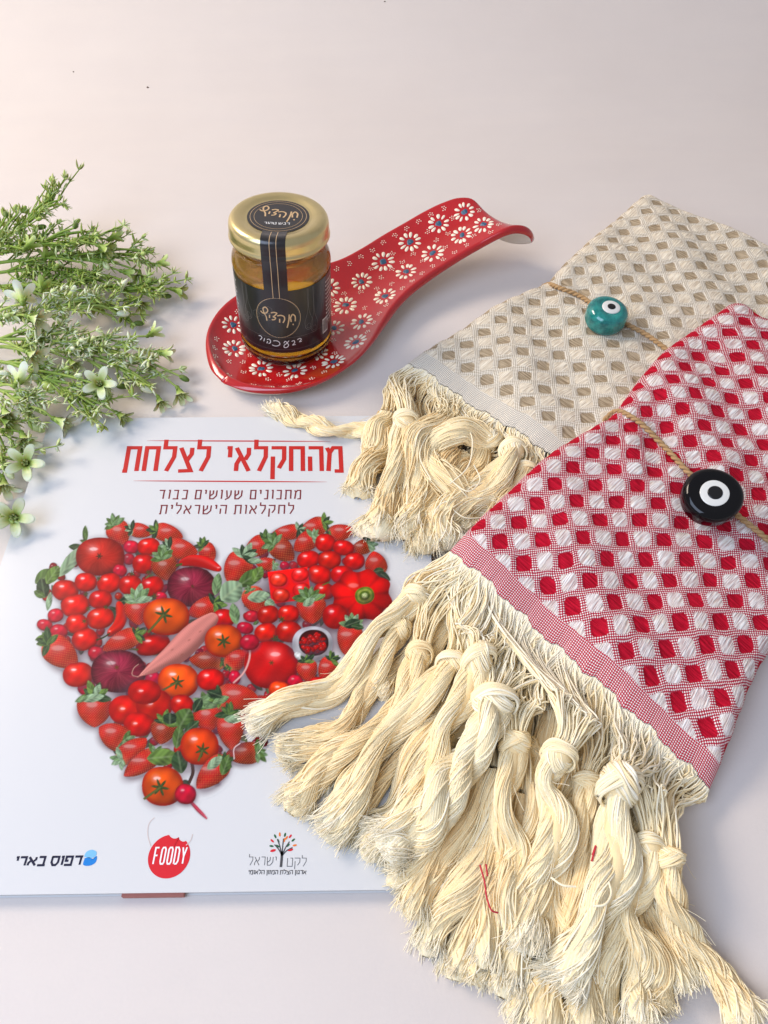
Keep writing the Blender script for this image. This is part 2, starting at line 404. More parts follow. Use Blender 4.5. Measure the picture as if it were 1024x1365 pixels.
# printer's logo
lg = thing_parent = bpart('printer_logo', *flat(*lettering('דפוס בארי', 1e-3)[:2], 0, 0), M_NAVY)
xa, ya = book(19, 1154); xb, yb = book(108, 1153); _, yt = book(60, 1142.5); sx_ = 1
for _ in range(6):
    V, F, w = lettering('דפוס בארי', yt - ya, sx_, .26, .27, .06); sx_ *= 1 + ((xb - xa) / w - 1) * 1.1
lg.data = mesh('printer_logo', *flat(V, F, xa, ya), M_NAVY, False)
def polyprint(name, pts, mat, parent, dz=0.0, smooth=False):
    pts = [book(*p) for p in pts]; V = [(x, y, BZ + .00008 + dz) for x, y in pts]
    c = np.mean(V, axis=0); V = list(V) + [tuple(c)]; n = len(pts)
    return bpart(name, V, [(i, (i + 1) % n, n) for i in range(n)], mat, parent)
polyprint('logo_emblem', catmull([(113, 1144), (111, 1153), (120, 1154), (128, 1149), (129, 1141), (124, 1145), (119, 1143), (113, 1144)], 26)[:-1], M_BLUE, lg)
polyprint('logo_emblem', catmull([(112, 1142), (115, 1136), (124, 1133), (129, 1136), (127, 1142), (121, 1144), (112, 1142)], 24)[:-1], M_LBLUE, lg)
# round red logo with a bite
pts = []
for a in np.linspace(0, 2 * math.pi, 300, endpoint=False):
    x = 31 * math.cos(a); yv = 26.5 * math.sin(a); pts.append((225.5 + x * .62 - yv * .78, 1142 - x * .78 - yv * .62))
bites = ((233, 1110, 8.0), (244.5, 1116, 6.0))
out = []
for (x, yv) in pts:
    for (bx, by, r) in bites:
        d = math.hypot(x - bx, yv - by)
        if d < r: x = bx + (x - bx) / max(d, .01) * r; yv = by + (yv - by) / max(d, .01) * r if yv > by else by + math.sqrt(max(0, r * r - (x - bx) ** 2))
    out.append((x, yv))
fl = polyprint('round_logo', out, M_LOGORED, bk)
xa, ya = book(204, 1152); xb, yb = book(246, 1151); _, yt = book(225, 1130); sx_ = 1
for _ in range(6):
    V, F, w = lettering('FOODY', yt - ya, sx_, .20, .10, .04, rtl=False); sx_ *= 1 + ((xb - xa) / w - 1) * 1.1
bpart('logo_lettering', *flat(V, F, xa, ya, BZ + .00013), M_WHITEINK, fl)
def hairline(pts, w, mat, parent, name='fine_line', dz=0):
    q = catmull(pts, 24); v, f = ribbon([book(*p) for p in q], w); return bpart(name, *flat(v, f, 0, 0, BZ + .00008 + dz), mat, parent)
hairline([(201, 1128), (197, 1112), (200, 1096), (206, 1090)], .0003, M_HAIR, fl); hairline([(248, 1127), (254, 1121), (257, 1112)], .0003, M_HAIR, fl)
# tree logo
tl = textline('tree_logo', 'לקט', 382, 408, 1155, 11, M_GREY, 0, .07, gap=.2)
textline('logo_lettering', 'ישראל', 331, 368, 1153.5, 11, M_GREY, 0, .07, gap=.22, parent=tl)
textline('logo_lettering', 'ארגון הצלת המזון הלאומי', 331, 408, 1165.5, 5, M_GREY, 0, .2, gap=.2, parent=tl)
hairline([(374.5, 1156), (375.5, 1145), (376, 1135)], .0009, M_GREY, tl)
for tip in ((366, 1126), (370, 1119), (378, 1118), (386, 1122), (390, 1130)): hairline([(376, 1141), ((376 + tip[0]) / 2, (1135 + tip[1]) / 2 + 1), tip], .0004, M_GREY, tl)
for i, (px, py, a) in enumerate([(363, 1121, 2.4), (367, 1115, 2), (373, 1112.5, 1.6), (380, 1113, 1.3), (387, 1115, .9), (391, 1120, .7), (393, 1127, .2), (362, 1128, 3), (364, 1134, 3.4), (371, 1121, 2), (379, 1120, 1.4), (384, 1127, .8), (387, 1133, .2), (370, 1128, 2.6), (382, 1117, 1)]):
    r = 3.0 if i not in (8, 12) else 4
    pts = [(px + r * math.cos(q) * math.cos(a) + r * .45 * math.sin(q) * math.sin(a), py - r * math.cos(q) * math.sin(a) + r * .45 * math.sin(q) * math.cos(a)) for q in np.linspace(0, 2 * math.pi, 10, endpoint=False)]
    polyprint('printed_leaf', pts, (M_GREENINK, M_ORANGEINK, M_GREENINK, M_LOGORED)[(i * 7 + 3) % 4] if i != 12 else M_LOGORED, tl)
# ------------------------------------------------------------------ the printed heart (flat print: painted per vertex of one fine sheet)
HX0, HY0, HX1, HY1, HS = 40, 680, 548, 1098, 2.0
hw, hh = int((HX1 - HX0) * HS), int((HY1 - HY0) * HS)
IMG = np.ones((hh, hw, 3)) * np.array([0.65, 0.655, 0.66]); ALPHA = np.zeros((hh, hw))
yy, xx = np.mgrid[0:hh, 0:hw]; gx = HX0 + xx / HS; gy = HY0 + yy / HS
def smooth_noise(n, seed, sx=1.0):
    r = np.random.default_rng(seed); a = r.random((n + 2, n + 2)); return a
def win(cx, cy, R):
    x0 = max(0, int((cx - R - HX0) * HS)); x1 = min(hw, int((cx + R - HX0) * HS) + 1)
    y0 = max(0, int((cy - R - HY0) * HS)); y1 = min(hh, int((cy + R - HY0) * HS) + 1)
    return slice(y0, y1), slice(x0, x1)
def comp(sl, mask, col):
    mask = np.clip(mask, 0, 1)[..., None]; IMG[sl] = IMG[sl] * (1 - mask) + col * mask; ALPHA[sl] = np.maximum(ALPHA[sl], mask[..., 0])
def cast(cx, cy, rx, ry, ang, k=0.55):
    R = max(rx, ry) * 1.9; sl = win(cx + 1, cy + 2.5, R); X = gx[sl] - cx - 1; Y = gy[sl] - cy - 2.5
    c, s_ = math.cos(ang), math.sin(ang); u = (X * c + Y * s_) / rx; v = (-X * s_ + Y * c) / ry
    d = np.sqrt(u * u + v * v); m = np.clip((1.42 - d) / 0.50, 0, 1) ** 1.6 * k
    IMG[sl] = IMG[sl] * (1 - m[..., None]) + np.array([0.13, 0.075, 0.10]) * m[..., None]; ALPHA[sl] = np.maximum(ALPHA[sl], (m > 0.01) * 0.5)
def shade(u, v, r, base, rim, hi, hpos=(-0.32, -0.40), hs=0.16, amb=0.0):
    r = np.clip(r, 0, 1); nz = np.sqrt(1 - r * r * 0.98)
    l = np.clip(0.22 + 0.74 * nz - 0.22 * u * 0.6 - 0.30 * v, 0.12, 1.25)
    col = np.array(base)[None, None] * l[..., None]
    e = np.clip((r - 0.72) / 0.28, 0, 1)[..., None] ** 1.5; col = col * (1 - e * 0.6) + np.array(rim) * e * 0.6
    gl = (np.clip(1.25 - np.sqrt(((u - hpos[0] - .05) / (hs * 1.1)) ** 2 + ((v - hpos[1]) / (hs * .55)) ** 2), 0, 1) * 2.2).clip(0, 1)[..., None] * hi * .75
    col = col * (.90 + .20 * np.sin(u * 5.1 + hi * 9) * np.sin(v * 4.3 + u * 2))[..., None]; col = col + np.array([.16, .05, .05]) * (np.clip(v - .35, 0, 1) * np.clip(1.05 - r, 0, 1) * 1.4)[..., None]
    h = np.exp(-(((u - hpos[0]) ** 2 + (v - hpos[1]) ** 2) / (2 * hs * hs)))[..., None] * hi
    col = col * (1 - h * .55) + np.array([0.92, 0.70, 0.66]) * h * .55
    return np.clip(col * (1 - gl) + np.array([0.98, 0.93, 0.92]) * gl, 0, 1)
def rot(cx, cy, rx, ry, ang, R=None):
    R = R or max(rx, ry) * 1.15; sl = win(cx, cy, R); X = gx[sl] - cx; Y = gy[sl] - cy; c, s_ = math.cos(ang), math.sin(ang)
    return sl, (X * c + Y * s_) / rx, (-X * s_ + Y * c) / ry, X, Y
def fruit(cx, cy, rx, ry, ang=0, base=(.72, .07, .03), rim=(.30, .01, .012), hi=.55, hs=.15, pw=2.2, lobes=0, streak=0, sh=.55, hpos=(-0.32, -0.40)):
    rr_ = np.random.default_rng(int(cx * 13 + cy * 7)); base = tuple(np.clip(np.array(base) * rr_.uniform(.84, 1.14) + [0, rr_.uniform(-.01, .035) * (base[0] > .5), 0], 0, 1)); ang = ang + rr_.uniform(-.3, .3) * (max(rx, ry) < 18)
    cast(cx, cy, rx, ry, ang, sh)
    sl, u, v, X, Y = rot(cx, cy, rx, ry, ang); th = np.arctan2(v, u)
    rx, ry = rx, ry
    r = (np.abs(u) ** pw + np.abs(v) ** pw) ** (1 / pw)
    if lobes: r = r * (1 + 0.07 * np.cos(th * lobes + 1))
    c, s_ = math.cos(ang), math.sin(ang)
    # light stays fixed on the printed photograph, whatever way the fruit lies
    U = X / rx; Vv = Y / ry
    col = shade(U, Vv, r, base, rim, hi, hpos, hs)
    if lobes: col = col * (1 - 0.35 * np.clip(np.cos(th * lobes + 1), 0, 1)[..., None] ** 3 * np.clip(r, 0, 1)[..., None])
    if streak:
        st = 0.5 + 0.16 * np.sin(th * 41 + 3 * np.sin(th * 7) + 2 * np.sin(r * 9)) + 0.12 * np.sin(th * 17 + 5 * r) + .22 * np.sin(th * 3 + 4 * r); col = col * (1 - streak * 0.45 * st[..., None]) + np.array([.75, .35, .30]) * streak * 0.22 * ((1 - st) * (1 - r * .6))[..., None]
    m = np.clip((1 - r) * min(rx, ry) * HS * 0.8 + 0.5, 0, 1); comp(sl, m, col)
def leafp(cx, cy, L, w, ang, col=(.10, .20, .07), vein=.25):
    sl, u, v, X, Y = rot(cx, cy, L, w, ang, L * 1.1)
    edge = np.clip(1 - np.abs(u) ** 2.0, 0, 1) ** 0.8; d = np.abs(v) - edge
    s_ = 0.75 + 0.35 * np.sin(u * 5 + v * 3 + cx) * 0.5 - 0.18 * v + 0.12 * np.sin(np.abs(v) * 9 - u * 14)
    c = np.array(col)[None, None] * s_[..., None]; vn = np.exp(-(v / 0.12) ** 2)[..., None] * vein
    c = c * (1 - vn) + np.array([.45, .52, .35]) * vn
    m = np.clip(-d * w * HS * .8 + .3, 0, 1) * (np.abs(u) < 1)
    sl2 = sl; IMG[sl2] *= (1 - 0.25 * np.clip(1.25 - np.sqrt(u * u + v * v), 0, 1))[..., None]
    comp(sl, m, c)
GREENS = [(.07, .13, .06), (.14, .22, .08), (.25, .36, .20), (.36, .47, .33), (.05, .09, .05), (.20, .30, .10)]
def straw(cx, cy, L, w, tip, dark=0, leaf=1):
    """strawberry: tip = direction the point looks in, degrees counterclockwise on the page"""
    a = -math.radians(tip); rx, ry = L / 2, w / 2; cast(cx, cy, rx, ry, a, .6)
    sl, u, v, X, Y = rot(cx, cy, rx, ry, a, rx * 1.2)
    wid = np.where(u > -0.35, np.clip(1 - ((u + .35) / 1.37) ** 2.1, 0, 1) ** .72, np.clip(1 - ((u + .35) / .68) ** 2, 0, 1) ** .5)
    r = np.clip(np.abs(v) / (wid + 1e-3), 0, 3); r2 = np.maximum(r, np.abs(u))
    col = shade(X / rx, Y / ry, np.clip(r * .9, 0, 1), (.58, .018, .045) if not dark else (.36, .02, .025), (.20, .0, .01), .28, (-.2, -.35), .3)
    k = 6.3 / max(5, w / 4.2)
    su = u * rx; sv = v * ry
    g = np.abs(np.cos(su * 0.95) * np.cos(sv * 0.95)) ; g = np.maximum(g, np.abs(np.sin(su * 0.95) * np.sin(sv * 0.95)))
    seed = np.clip((g - .72) / .2, 0, 1)[..., None] * .42; ring = np.clip((g - .1) / .4, 0, 1)[..., None] * .2
    col = col * (1 - ring); col = col * (1 - seed) + np.array([.80, .42, .18]) * seed
    pale = np.clip((-u - .45) / .5, 0, 1)[..., None] * .35; col = col * (1 - pale) + np.array([.75, .42, .25]) * pale
    m = np.clip((wid - np.abs(v)) * ry * HS * .8 + .4, 0, 1) * (u > -1.03) * (u < 1.02); comp(sl, m, col)
    if leaf:
        bx, by = cx - math.cos(a) * rx * .80, cy - math.sin(a) * rx * .80
        r0 = np.random.default_rng(int(cx * 7 + cy)); g0 = r0.integers(0, 6)
        for j in range(6):
            b = a + math.pi + (j - 2.5) * .62 + r0.normal(0, .15); l = (w * .25 + 1.8) * r0.uniform(.75, 1.15) * leaf
            leafp(bx + math.cos(b) * l * .7, by + math.sin(b) * l * .7, l, l * .40, b, GREENS[(g0 + j % 2) % 6], .15)
def calyx(cx, cy, r, stem=None, col=(.07, .12, .04)):
    r0 = np.random.default_rng(int(cx + cy * 3)); o_ = r0.uniform(0, 6)
    sl, u, v, X, Y = rot(cx, cy, r * .55, r * .45, 0); comp(sl, np.clip((1 - np.hypot(u, v)) * 3, 0, 1) * .7, np.array([.30, .10, .03]) * np.ones(X.shape + (1,)))
    for j in range(6): b = o_ + j * 1.047; leafp(cx + math.cos(b) * r * .5, cy + math.sin(b) * r * .5, r * .55, r * .16, b, col, .1)
    if stem: linep([(cx, cy), stem], r * .13, (.16, .17, .06))
def linep(pts, w, col):
    q = catmull(pts, 40)
    for i in range(len(q) - 1):
        a, b = q[i], q[i + 1]; c = (a + b) / 2; L = np.linalg.norm(b - a) / 2 + .5; sl = win(c[0], c[1], L + w + 1); X = gx[sl] - c[0]; Y = gy[sl] - c[1]
        d = (b - a) / (np.linalg.norm(b - a) + 1e-9); al = np.abs(X * d[0] + Y * d[1]); ac = np.abs(-X * d[1] + Y * d[0])
        comp(sl, np.clip((w - ac) * HS * .8 + .4, 0, 1) * (al < L), np.array(col) * (1 - .35 * np.clip(ac / w, 0, 1))[..., None])
def capsule(pts, w, col, rim=(.30, .01, .01)):
    q = catmull(pts, 44); n = len(q)
    for k, (x, y) in enumerate(q):
        f = k / (n - 1); ww = w * (math.sin(math.pi * min(1, .14 + f * .86)) ** .45 if f > .5 else (math.sin(math.pi * (.12 + .76 * f)) ** .4)); 
        IMG_ = None; cast(x, y, ww, ww, 0, .06)
    for k, (x, y) in enumerate(q):
        f = k / (n - 1); ww = w * max(.15, math.sin(math.pi * (.10 + .82 * f)) ** .5)
        sl, u, v, X, Y = rot(x, y, ww, ww, 0); r = np.hypot(u, v)
        comp(sl, np.clip((1 - r) * ww * HS * .8 + .3, 0, 1), shade(u * .6, v, r * .9, col, rim, .35, (-.1, -.4), .25))
A = lambda x, y: (30 + x / 3.104, 660 + y / 3.104); B = lambda x, y: (260 + x / 3.413, 660 + y / 3.413)
KA, KB = 3.104, 3.413
# soft dark between the fruit, as in the printed photograph
for (x, y, r) in ((130, 830, 70), (230, 800, 80), (330, 830, 80), (420, 780, 85), (250, 930, 70), (190, 900, 60), (330, 920, 70), (170, 770, 60), (455, 800, 60), (250, 1000, 40)):
    cast(x, y, r * .72, r * .72, 0, .50)
# fillers low in the pile: small berries and dark leaves in the gaps
hb = catmull([(55, 800), (62, 765), (95, 718), (150, 700), (215, 708), (262, 735), (290, 760), (330, 735), (380, 712), (440, 704), (485, 725), (512, 765), (512, 800), (495, 850), (462, 900), (420, 920), (360, 950), (350, 1000), (300, 1030), (240, 1072), (200, 1052), (150, 1000), (115, 950), (95, 905), (60, 860), (55, 800)], 120)
def in_heart(x, y):
    c = False; j = len(hb) - 1
    for i in range(len(hb)):
        if (hb[i][1] > y) != (hb[j][1] > y) and x < (hb[j][0] - hb[i][0]) * (y - hb[i][1]) / (hb[j][1] - hb[i][1]) + hb[i][0]: c = not c
        j = i
    return c
rf = np.random.default_rng(77); k_ = 0
while k_ < 330:
    x, y_ = rf.uniform(60, 515), rf.uniform(700, 1070)
    if not in_heart(x, y_): continue
    k_ += 1; w_ = rf.random()
    if w_ < .45: leafp(x, y_, rf.uniform(6, 12), rf.uniform(2.5, 5), rf.uniform(0, 6.28), GREENS[rf.choice([0, 4, 1, 0, 4, 5])], .15)
    else: fruit(x, y_, rf.uniform(4.5, 8), rf.uniform(4, 6.5), rf.uniform(0, 3), base=[(.42, .02, .03), (.55, .03, .04), (.30, .01, .04)][rf.integers(3)], rim=(.14, 0, .01), hi=.3, sh=.4)
TOM = dict(hi=.5, base=(.82, .15, .05), rim=(.42, .03, .015)); CH = dict(base=(.68, .035, .045), rim=(.36, .015, .012), hi=.55)
AP = dict(base=(.62, .03, .05), rim=(.28, .0, .015), streak=.4, hi=.6); DK = dict(base=(.28, .02, .07), rim=(.06, .0, .015), streak=.8, hi=.5)
RD = dict(base=(.60, .03, .09), rim=(.25, .0, .03), hi=.35)
def fa(x, y, rx, ry, ang=0, **k): fruit(*A(x, y), rx / KA * 1.10, ry / KA * 1.10, -math.radians(ang), **k)
def fb(x, y, rx, ry, ang=0, **k): fruit(*B(x, y), rx / KB * 1.10, ry / KB * 1.10, -math.radians(ang), **k)
def sa(x, y, L, w, tip, **k): straw(*A(x, y), L / KA * 1.12, w / KA * 1.12, tip, **k)
def sb(x, y, L, w, tip, **k): straw(*B(x, y), L / KB * 1.12, w / KB * 1.12, tip, **k)
def la(x, y, L, w, ang, c, v=.25): leafp(*A(x, y), L / KA, w / KA, -math.radians(ang), GREENS[c], v)
def lb(x, y, L, w, ang, c, v=.25): leafp(*B(x, y), L / KB, w / KB, -math.radians(ang), GREENS[c], v)
la(200, 275, 80, 26, 52, 3); la(95, 340, 50, 34, 30, 1); la(85, 385, 42, 28, 100, 4); la(125, 330, 45, 26, 55, 5); la(110, 440, 40, 13, 80, 3); la(70, 410, 26, 16, 150, 1)
for g in ((80, 590, 30, 12, 20, 5), (560, 580, 60, 20, 40, 4), (440, 430, 50, 18, 20, 4)): la(*g)
sa(400, 158, 95, 88, -60); sa(492, 148, 88, 56, -10); sa(603, 158, 112, 68, -15); fa(450, 215, 30, 25, **RD); fa(440, 265, 22, 22, **RD); fa(522, 213, 43, 32, **CH)
fa(322, 255, 92, 72, **AP); calyx(*A(318, 253), 5, col=(.04, .03, .01))
sa(768, 236, 72, 64, -50); sa(660, 225, 118, 78, -12); fa(502, 285, 43, 37, **CH); sa(588, 302, 92, 96, -80, dark=1)
capsule([A(662, 280), A(700, 272), A(760, 280), A(812, 305)], 26 / KA, (.72, .04, .04)); linep([A(636, 292), A(660, 285)], 1.3, (.10, .15, .03))
fa(403, 312, 27, 22, **RD); fa(700, 380, 92, 75, **DK); calyx(*A(704, 378), 3, col=(.1, .05, .02))
for g in ((178, 395, 50, 40), (262, 360, 42, 35), (358, 365, 46, 37), (447, 373, 44, 37), (535, 378, 46, 36), (218, 458, 54, 42), (323, 432, 44, 35), (322, 510, 52, 40), (225, 533, 42, 38), (257, 598, 50, 40)): fa(*g, ang=12, **CH)
for (x, y) in ((452, 325), (520, 320), (272, 470), (256, 522), (345, 465), (262, 410), (316, 345)): calyx(*A(x, y), 4)
capsule([A(400, 452), A(410, 500), A(392, 545), A(362, 568)], 24 / KA, (.68, .05, .03)); linep([A(362, 572), A(330, 592), A(306, 600)], .9, (.05, .08, .03))
fa(572, 420, 24, 18, **RD); calyx(*A(548, 418), 5); sa(478, 482, 98, 102, -85, leaf=1.2)
for g in ((137, 498, 30, 26), (92, 538, 30, 22), (150, 565, 34, 28), (307, 655, 33, 26), (540, 760, 30, 28), (265, 797, 34, 30)): fa(*g, **RD)
fa(540, 620, 66, 38, 15, base=(.62, .02, .02), rim=(.25, 0, 0)); linep([A(440, 636), A(478, 640)], 1.2, (.12, .15, .03))
sa(410, 606, 150, 76, 205); sa(748, 470, 118, 78, 200); fb(130, 562, 46, 40, **CH)
fa(595, 503, 87, 70, **TOM); calyx(*A(585, 495), 12, A(520, 568))
sa(160, 655, 150, 112, -38); fa(230, 743, 58, 46, 10, **CH); fa(397, 730, 103, 80, **DK); calyx(*A(390, 713), 4, col=(.2, .08, .03))
# the sweet potato
a0, a1 = A(790, 515), A(478, 752); q = catmull([A(785, 512), A(720, 570), A(620, 665), A(540, 715), A(478, 752)], 60)
for k, (x, y) in enumerate(q):
    f = k / 59; ww = 56 / KA * (max(0, math.sin(math.pi * min(1, .12 + f * .90))) ** .9) * (1 - .35 * f) + 1.2; cast(x, y, ww, ww, 0, .05)
for k, (x, y) in enumerate(q):
    f = k / 59; ww = 56 / KA * (max(0, math.sin(math.pi * min(1, .12 + f * .90))) ** .9) * (1 - .35 * f) + 1.2
    sl, u, v, X, Y = rot(x, y, ww, ww, 0); r = np.hypot(u, v); c = shade(u * .7, v * .9, r * .85, (.74, .36, .32), (.40, .14, .13), .15)
    c = c * (1 - .10 * (np.sin(gx[sl] * 1.9 + gy[sl] * .7) * np.sin(gy[sl] * 2.3) > .55))[..., None]; comp(sl, np.clip((1 - r) * ww * HS, 0, 1), c)
for g in ((690, 600, .26), (735, 565, .1), (620, 640, .1), (660, 660, .15)):
    sl, u, v, X, Y = rot(*A(g[0], g[1]), 3.2, 1.6, -.6); comp(sl, np.clip(1 - np.hypot(u, v), 0, 1) * .6, np.array([.25, .10, .08]) * np.ones(X.shape + (1,)))
linep([A(478, 752), A(455, 745), A(462, 715), A(480, 700)], .5, (.55, .35, .30))
sa(765, 686, 132, 76, 175, dark=1, leaf=.5); fa(645, 770, 77, 65, **TOM); calyx(*A(640, 775), 10, A(572, 812)); fa(780, 762, 52, 40, **CH)
sa(298, 892, 122, 132, -90, leaf=1.0); la(290, 840, 50, 18, 10, 3); la(310, 805, 24, 14, 60, 3); la(245, 845, 30, 12, 20, 2)
# capsicum seen from below, four lobes
cast(*A(490, 880), 38, 33, 0, .6)
for g in ((430, 890, 66, 56), (545, 870, 68, 62), (480, 950, 56, 46), (505, 815, 62, 46)): fa(*g, base=(.70, .03, .035), rim=(.42, .01, .02), hi=.5, hs=.12, sh=.15, hpos=(-.25, -.1))
fa(660, 868, 44, 38, **CH); sa(580, 980, 92, 92, -100, dark=1); sa(375, 995, 118, 100, 150); sa(455, 1055, 134, 78, 38); sa(492, 1112, 155, 76, 215)
sa(767, 922, 104, 108, -88); la(770, 845, 60, 20, 15, 2); la(725, 870, 34, 20, 60, 4); la(815, 825, 45, 20, -20, 2)
la(580, 1085, 66, 36, 5, 5); la(670, 925, 46, 42, 60, 1); la(645, 1000, 50, 24, 80, 1); la(650, 1105, 48, 34, 100, 0); la(610, 925, 24, 34, 90, 4); la(700, 960, 40, 20, 40, 0)
fa(580, 1205, 78, 74, **TOM); calyx(*A(570, 1210), 12, A(503, 1258)); linep([A(700, 1100), A(705, 1150), A(690, 1190)], 2.2, (.10, .06, .05))
capsule([A(690, 1262), A(720, 1295), A(762, 1338)], 2.6, (.55, .06, .12)); fa(675, 1238, 40, 38, **RD)
# right lobe
sb(755, 240, 90, 62, 200, dark=1); sb(665, 170, 112, 70, 10, leaf=.6); sb(535, 152, 124, 78, 205); sb(415, 172, 128, 64, 190); sb(280, 237, 112, 82, 215); sb(400, 252, 114, 92, -40, dark=1, leaf=1.1)
sb(500, 217, 104, 80, 215); fb(593, 218, 42, 38, **CH); fb(676, 240, 44, 32, **CH); fb(516, 293, 48, 36, **CH); fb(612, 296, 48, 38, **CH); fb(725, 302, 44, 36, **CH)
sb(320, 313, 84, 56, 170, leaf=.8); fb(408, 322, 20, 18, **RD); sb(190, 330, 134, 112, 235); lb(275, 300, 35, 14, -5, 3)
sb(822, 312, 100, 92, 100, leaf=.1); lb(855, 365, 42, 18, -35, 4); lb(805, 370, 26, 20, 60, 2); lb(835, 345, 26, 16, 10, 0)
lb(250, 378, 66, 34, 35, 1); lb(285, 360, 40, 26, 60, 5); lb(100, 405, 52, 22, 80, 2); lb(165, 440, 60, 52, 40, 3, .35); lb(180, 540, 50, 24, 100, 2)
fb(566, 363, 50, 40, **CH); fb(670, 363, 48, 38, **CH)
# red toy brick with four studs
bc = B(430, 411); cast(*bc, 30, 25, .14, .6); sl, u, v, X, Y = rot(*bc, 92 / KB, 74 / KB, -.13, 42)
r = np.maximum(np.abs(u), np.abs(v)); comp(sl, np.clip((1 - r) * 50, 0, 1), np.array([.70, .045, .05]) * (1.02 - .18 * v)[..., None])
for (x, y) in ((380, 385), (478, 362), (392, 456), (484, 432)): fb(x, y, 36, 29, base=(.85, .08, .08), rim=(.45, .01, .02), hi=.5, hs=.22, sh=.35, hpos=(-.2, -.4))
sb(275, 482, 122, 96, -60, leaf=.5); lb(290, 462, 52, 28, 8, 3, .35); lb(340, 495, 26, 24, 90, 3)
fb(588, 437, 44, 35, **CH); linep([B(580, 410), B(612, 396)], .7, (.15, .2, .06))
fb(757, 457, 122, 104, base=(.74, .03, .03), rim=(.40, .0, .01), lobes=8, hi=.18)
for rr, cc in ((40, (.22, .32, .06)), (31, (.40, .46, .14)), (22, (.16, .24, .05)), (12, (.55, .60, .35))): fb(772, 457, rr, rr * .88, base=cc, rim=cc, hi=0, sh=.15)
sb(530, 522, 112, 122, -85, leaf=1.1); lb(518, 487, 32, 18, 30, 3); linep([B(550, 480), B(590, 452)], .9, (.3, .4, .15))
fb(257, 552, 30, 24, **RD); fb(228, 605, 35, 25, **RD); lb(278, 582, 16, 8, 30, 1)
for g in ((333, 545, 46, 38), (425, 540, 44, 36), (638, 552, 52, 52), (322, 627, 48, 40), (428, 622, 54, 44)): fb(*g, ang=8, **CH)
calyx(*B(395, 565), 5); calyx(*B(365, 655), 6)
sb(700, 652, 134, 102, 255); lb(715, 585, 40, 22, 20, 4); lb(740, 600, 30, 14, -10, 0)
fb(130, 663, 78, 68, **TOM); calyx(*B(130, 665), 10); sb(192, 748, 112, 80, 40, leaf=.5); fb(180, 830, 25, 30, **RD)
fb(347, 773, 112, 98, base=(.70, .045, .06), rim=(.36, .005, .02), hi=.42, hs=.16, streak=.12, hpos=(.1, -.45)); calyx(*B(348, 763), 4, col=(.12, .10, .04))
linep([B(250, 690), B(248, 740), B(220, 810), B(175, 855)], 1.3, (.72, .45, .42)); fb(248, 670, 40, 33, **RD)
fb(535, 677, 84, 72, base=(.80, .80, .82), rim=(.55, .55, .60), hi=0, sh=.8); fb(475, 735, 24, 14, -30, base=(.8, .8, .82), rim=(.6, .6, .6), hi=0, sh=.1); fb(540, 672, 62, 54, base=(.10, .01, .01), rim=(.05, 0, 0), hi=0, sh=0)
r0 = np.random.default_rng(4)
for k in range(46):
    a = r0.uniform(0, 6.28); d = math.sqrt(r0.random()) * 52; fb(540 + math.cos(a) * d, 672 + math.sin(a) * d * .86, 15, 8.5, r0.uniform(0, 180), base=(.50, .035, .03), rim=(.2, 0, 0), hi=.25, sh=.35)
sb(512, 800, 96, 86, -80, leaf=.9); sb(602, 790, 100, 80, 240); fb(455, 848, 32, 28, **RD); fb(390, 888, 50, 36, **TOM); fb(500, 875, 34, 24, **CH); fb(560, 860, 40, 30, **CH)
fb(70, 840, 56, 45, **CH); sb(290, 942, 92, 58, 175, leaf=.8); sb(190, 922, 172, 116, 0, leaf=.8); lb(118, 932, 40, 18, 20, 2); lb(90, 905, 40, 18, -20, 4)
sb(220, 1176, 144, 92, 185, dark=1); sb(162, 1068, 160, 112, -88); lb(175, 1020, 44, 20, 0, 3); fa(733, 1040, 72, 70, **TOM); calyx(*A(745, 1055), 10, A(728, 1100)); sa(785, 1150, 158, 92, 225, leaf=.8); la(795, 1108, 40, 20, 40, 3); la(840, 1120, 42, 24, 70, 1)
linep([B(178, 1200), B(180, 1150), B(205, 1130)], .7, (.75, .6, .6))

step = 0.00027
c4 = [book(*p) for p in ((HX0, HY0), (HX1, HY0), (HX0, HY1), (HX1, HY1))]
gx0, gx1 = min(c[0] for c in c4), max(c[0] for c in c4); gy0, gy1 = min(c[1] for c in c4), max(c[1] for c in c4)
nx, ny = int((gx1 - gx0) / step), int((gy1 - gy0) / step)
U, Vv = np.meshgrid(np.linspace(gx0, gx1, nx), np.linspace(gy0, gy1, ny))
Wd = np.array(bO)[None, None] + U[..., None] * np.array(ex) + Vv[..., None] * np.array(ey)
qx, qy = Qn(Wd); ix = (qx - HX0) * HS; iy = (qy - HY0) * HS
okm = (ix > 1) & (ix < hw - 2) & (iy > 1) & (iy < hh - 2)
ix = np.clip(ix, 0, hw - 2); iy = np.clip(iy, 0, hh - 2); i0 = ix.astype(int); j0 = iy.astype(int); fx = (ix - i0)[..., None]; fy = (iy - j0)[..., None]
C = (IMG[j0, i0] * (1 - fx) + IMG[j0, i0 + 1] * fx) * (1 - fy) + (IMG[j0 + 1, i0] * (1 - fx) + IMG[j0 + 1, i0 + 1] * fx) * fy
al = ALPHA[j0, i0] * okm
keep = (al[:-1, :-1] + al[1:, :-1] + al[:-1, 1:] + al[1:, 1:]) > 0.001
idx = np.arange(nx * ny).reshape(ny, nx)
Fq = np.stack([idx[:-1, :-1], idx[:-1, 1:], idx[1:, 1:], idx[1:, :-1]], -1)[keep]
used, inv = np.unique(Fq, return_inverse=True)
Vall = np.stack([U, Vv, np.full_like(U, BZ + .00006)], -1).reshape(-1, 3)[used]
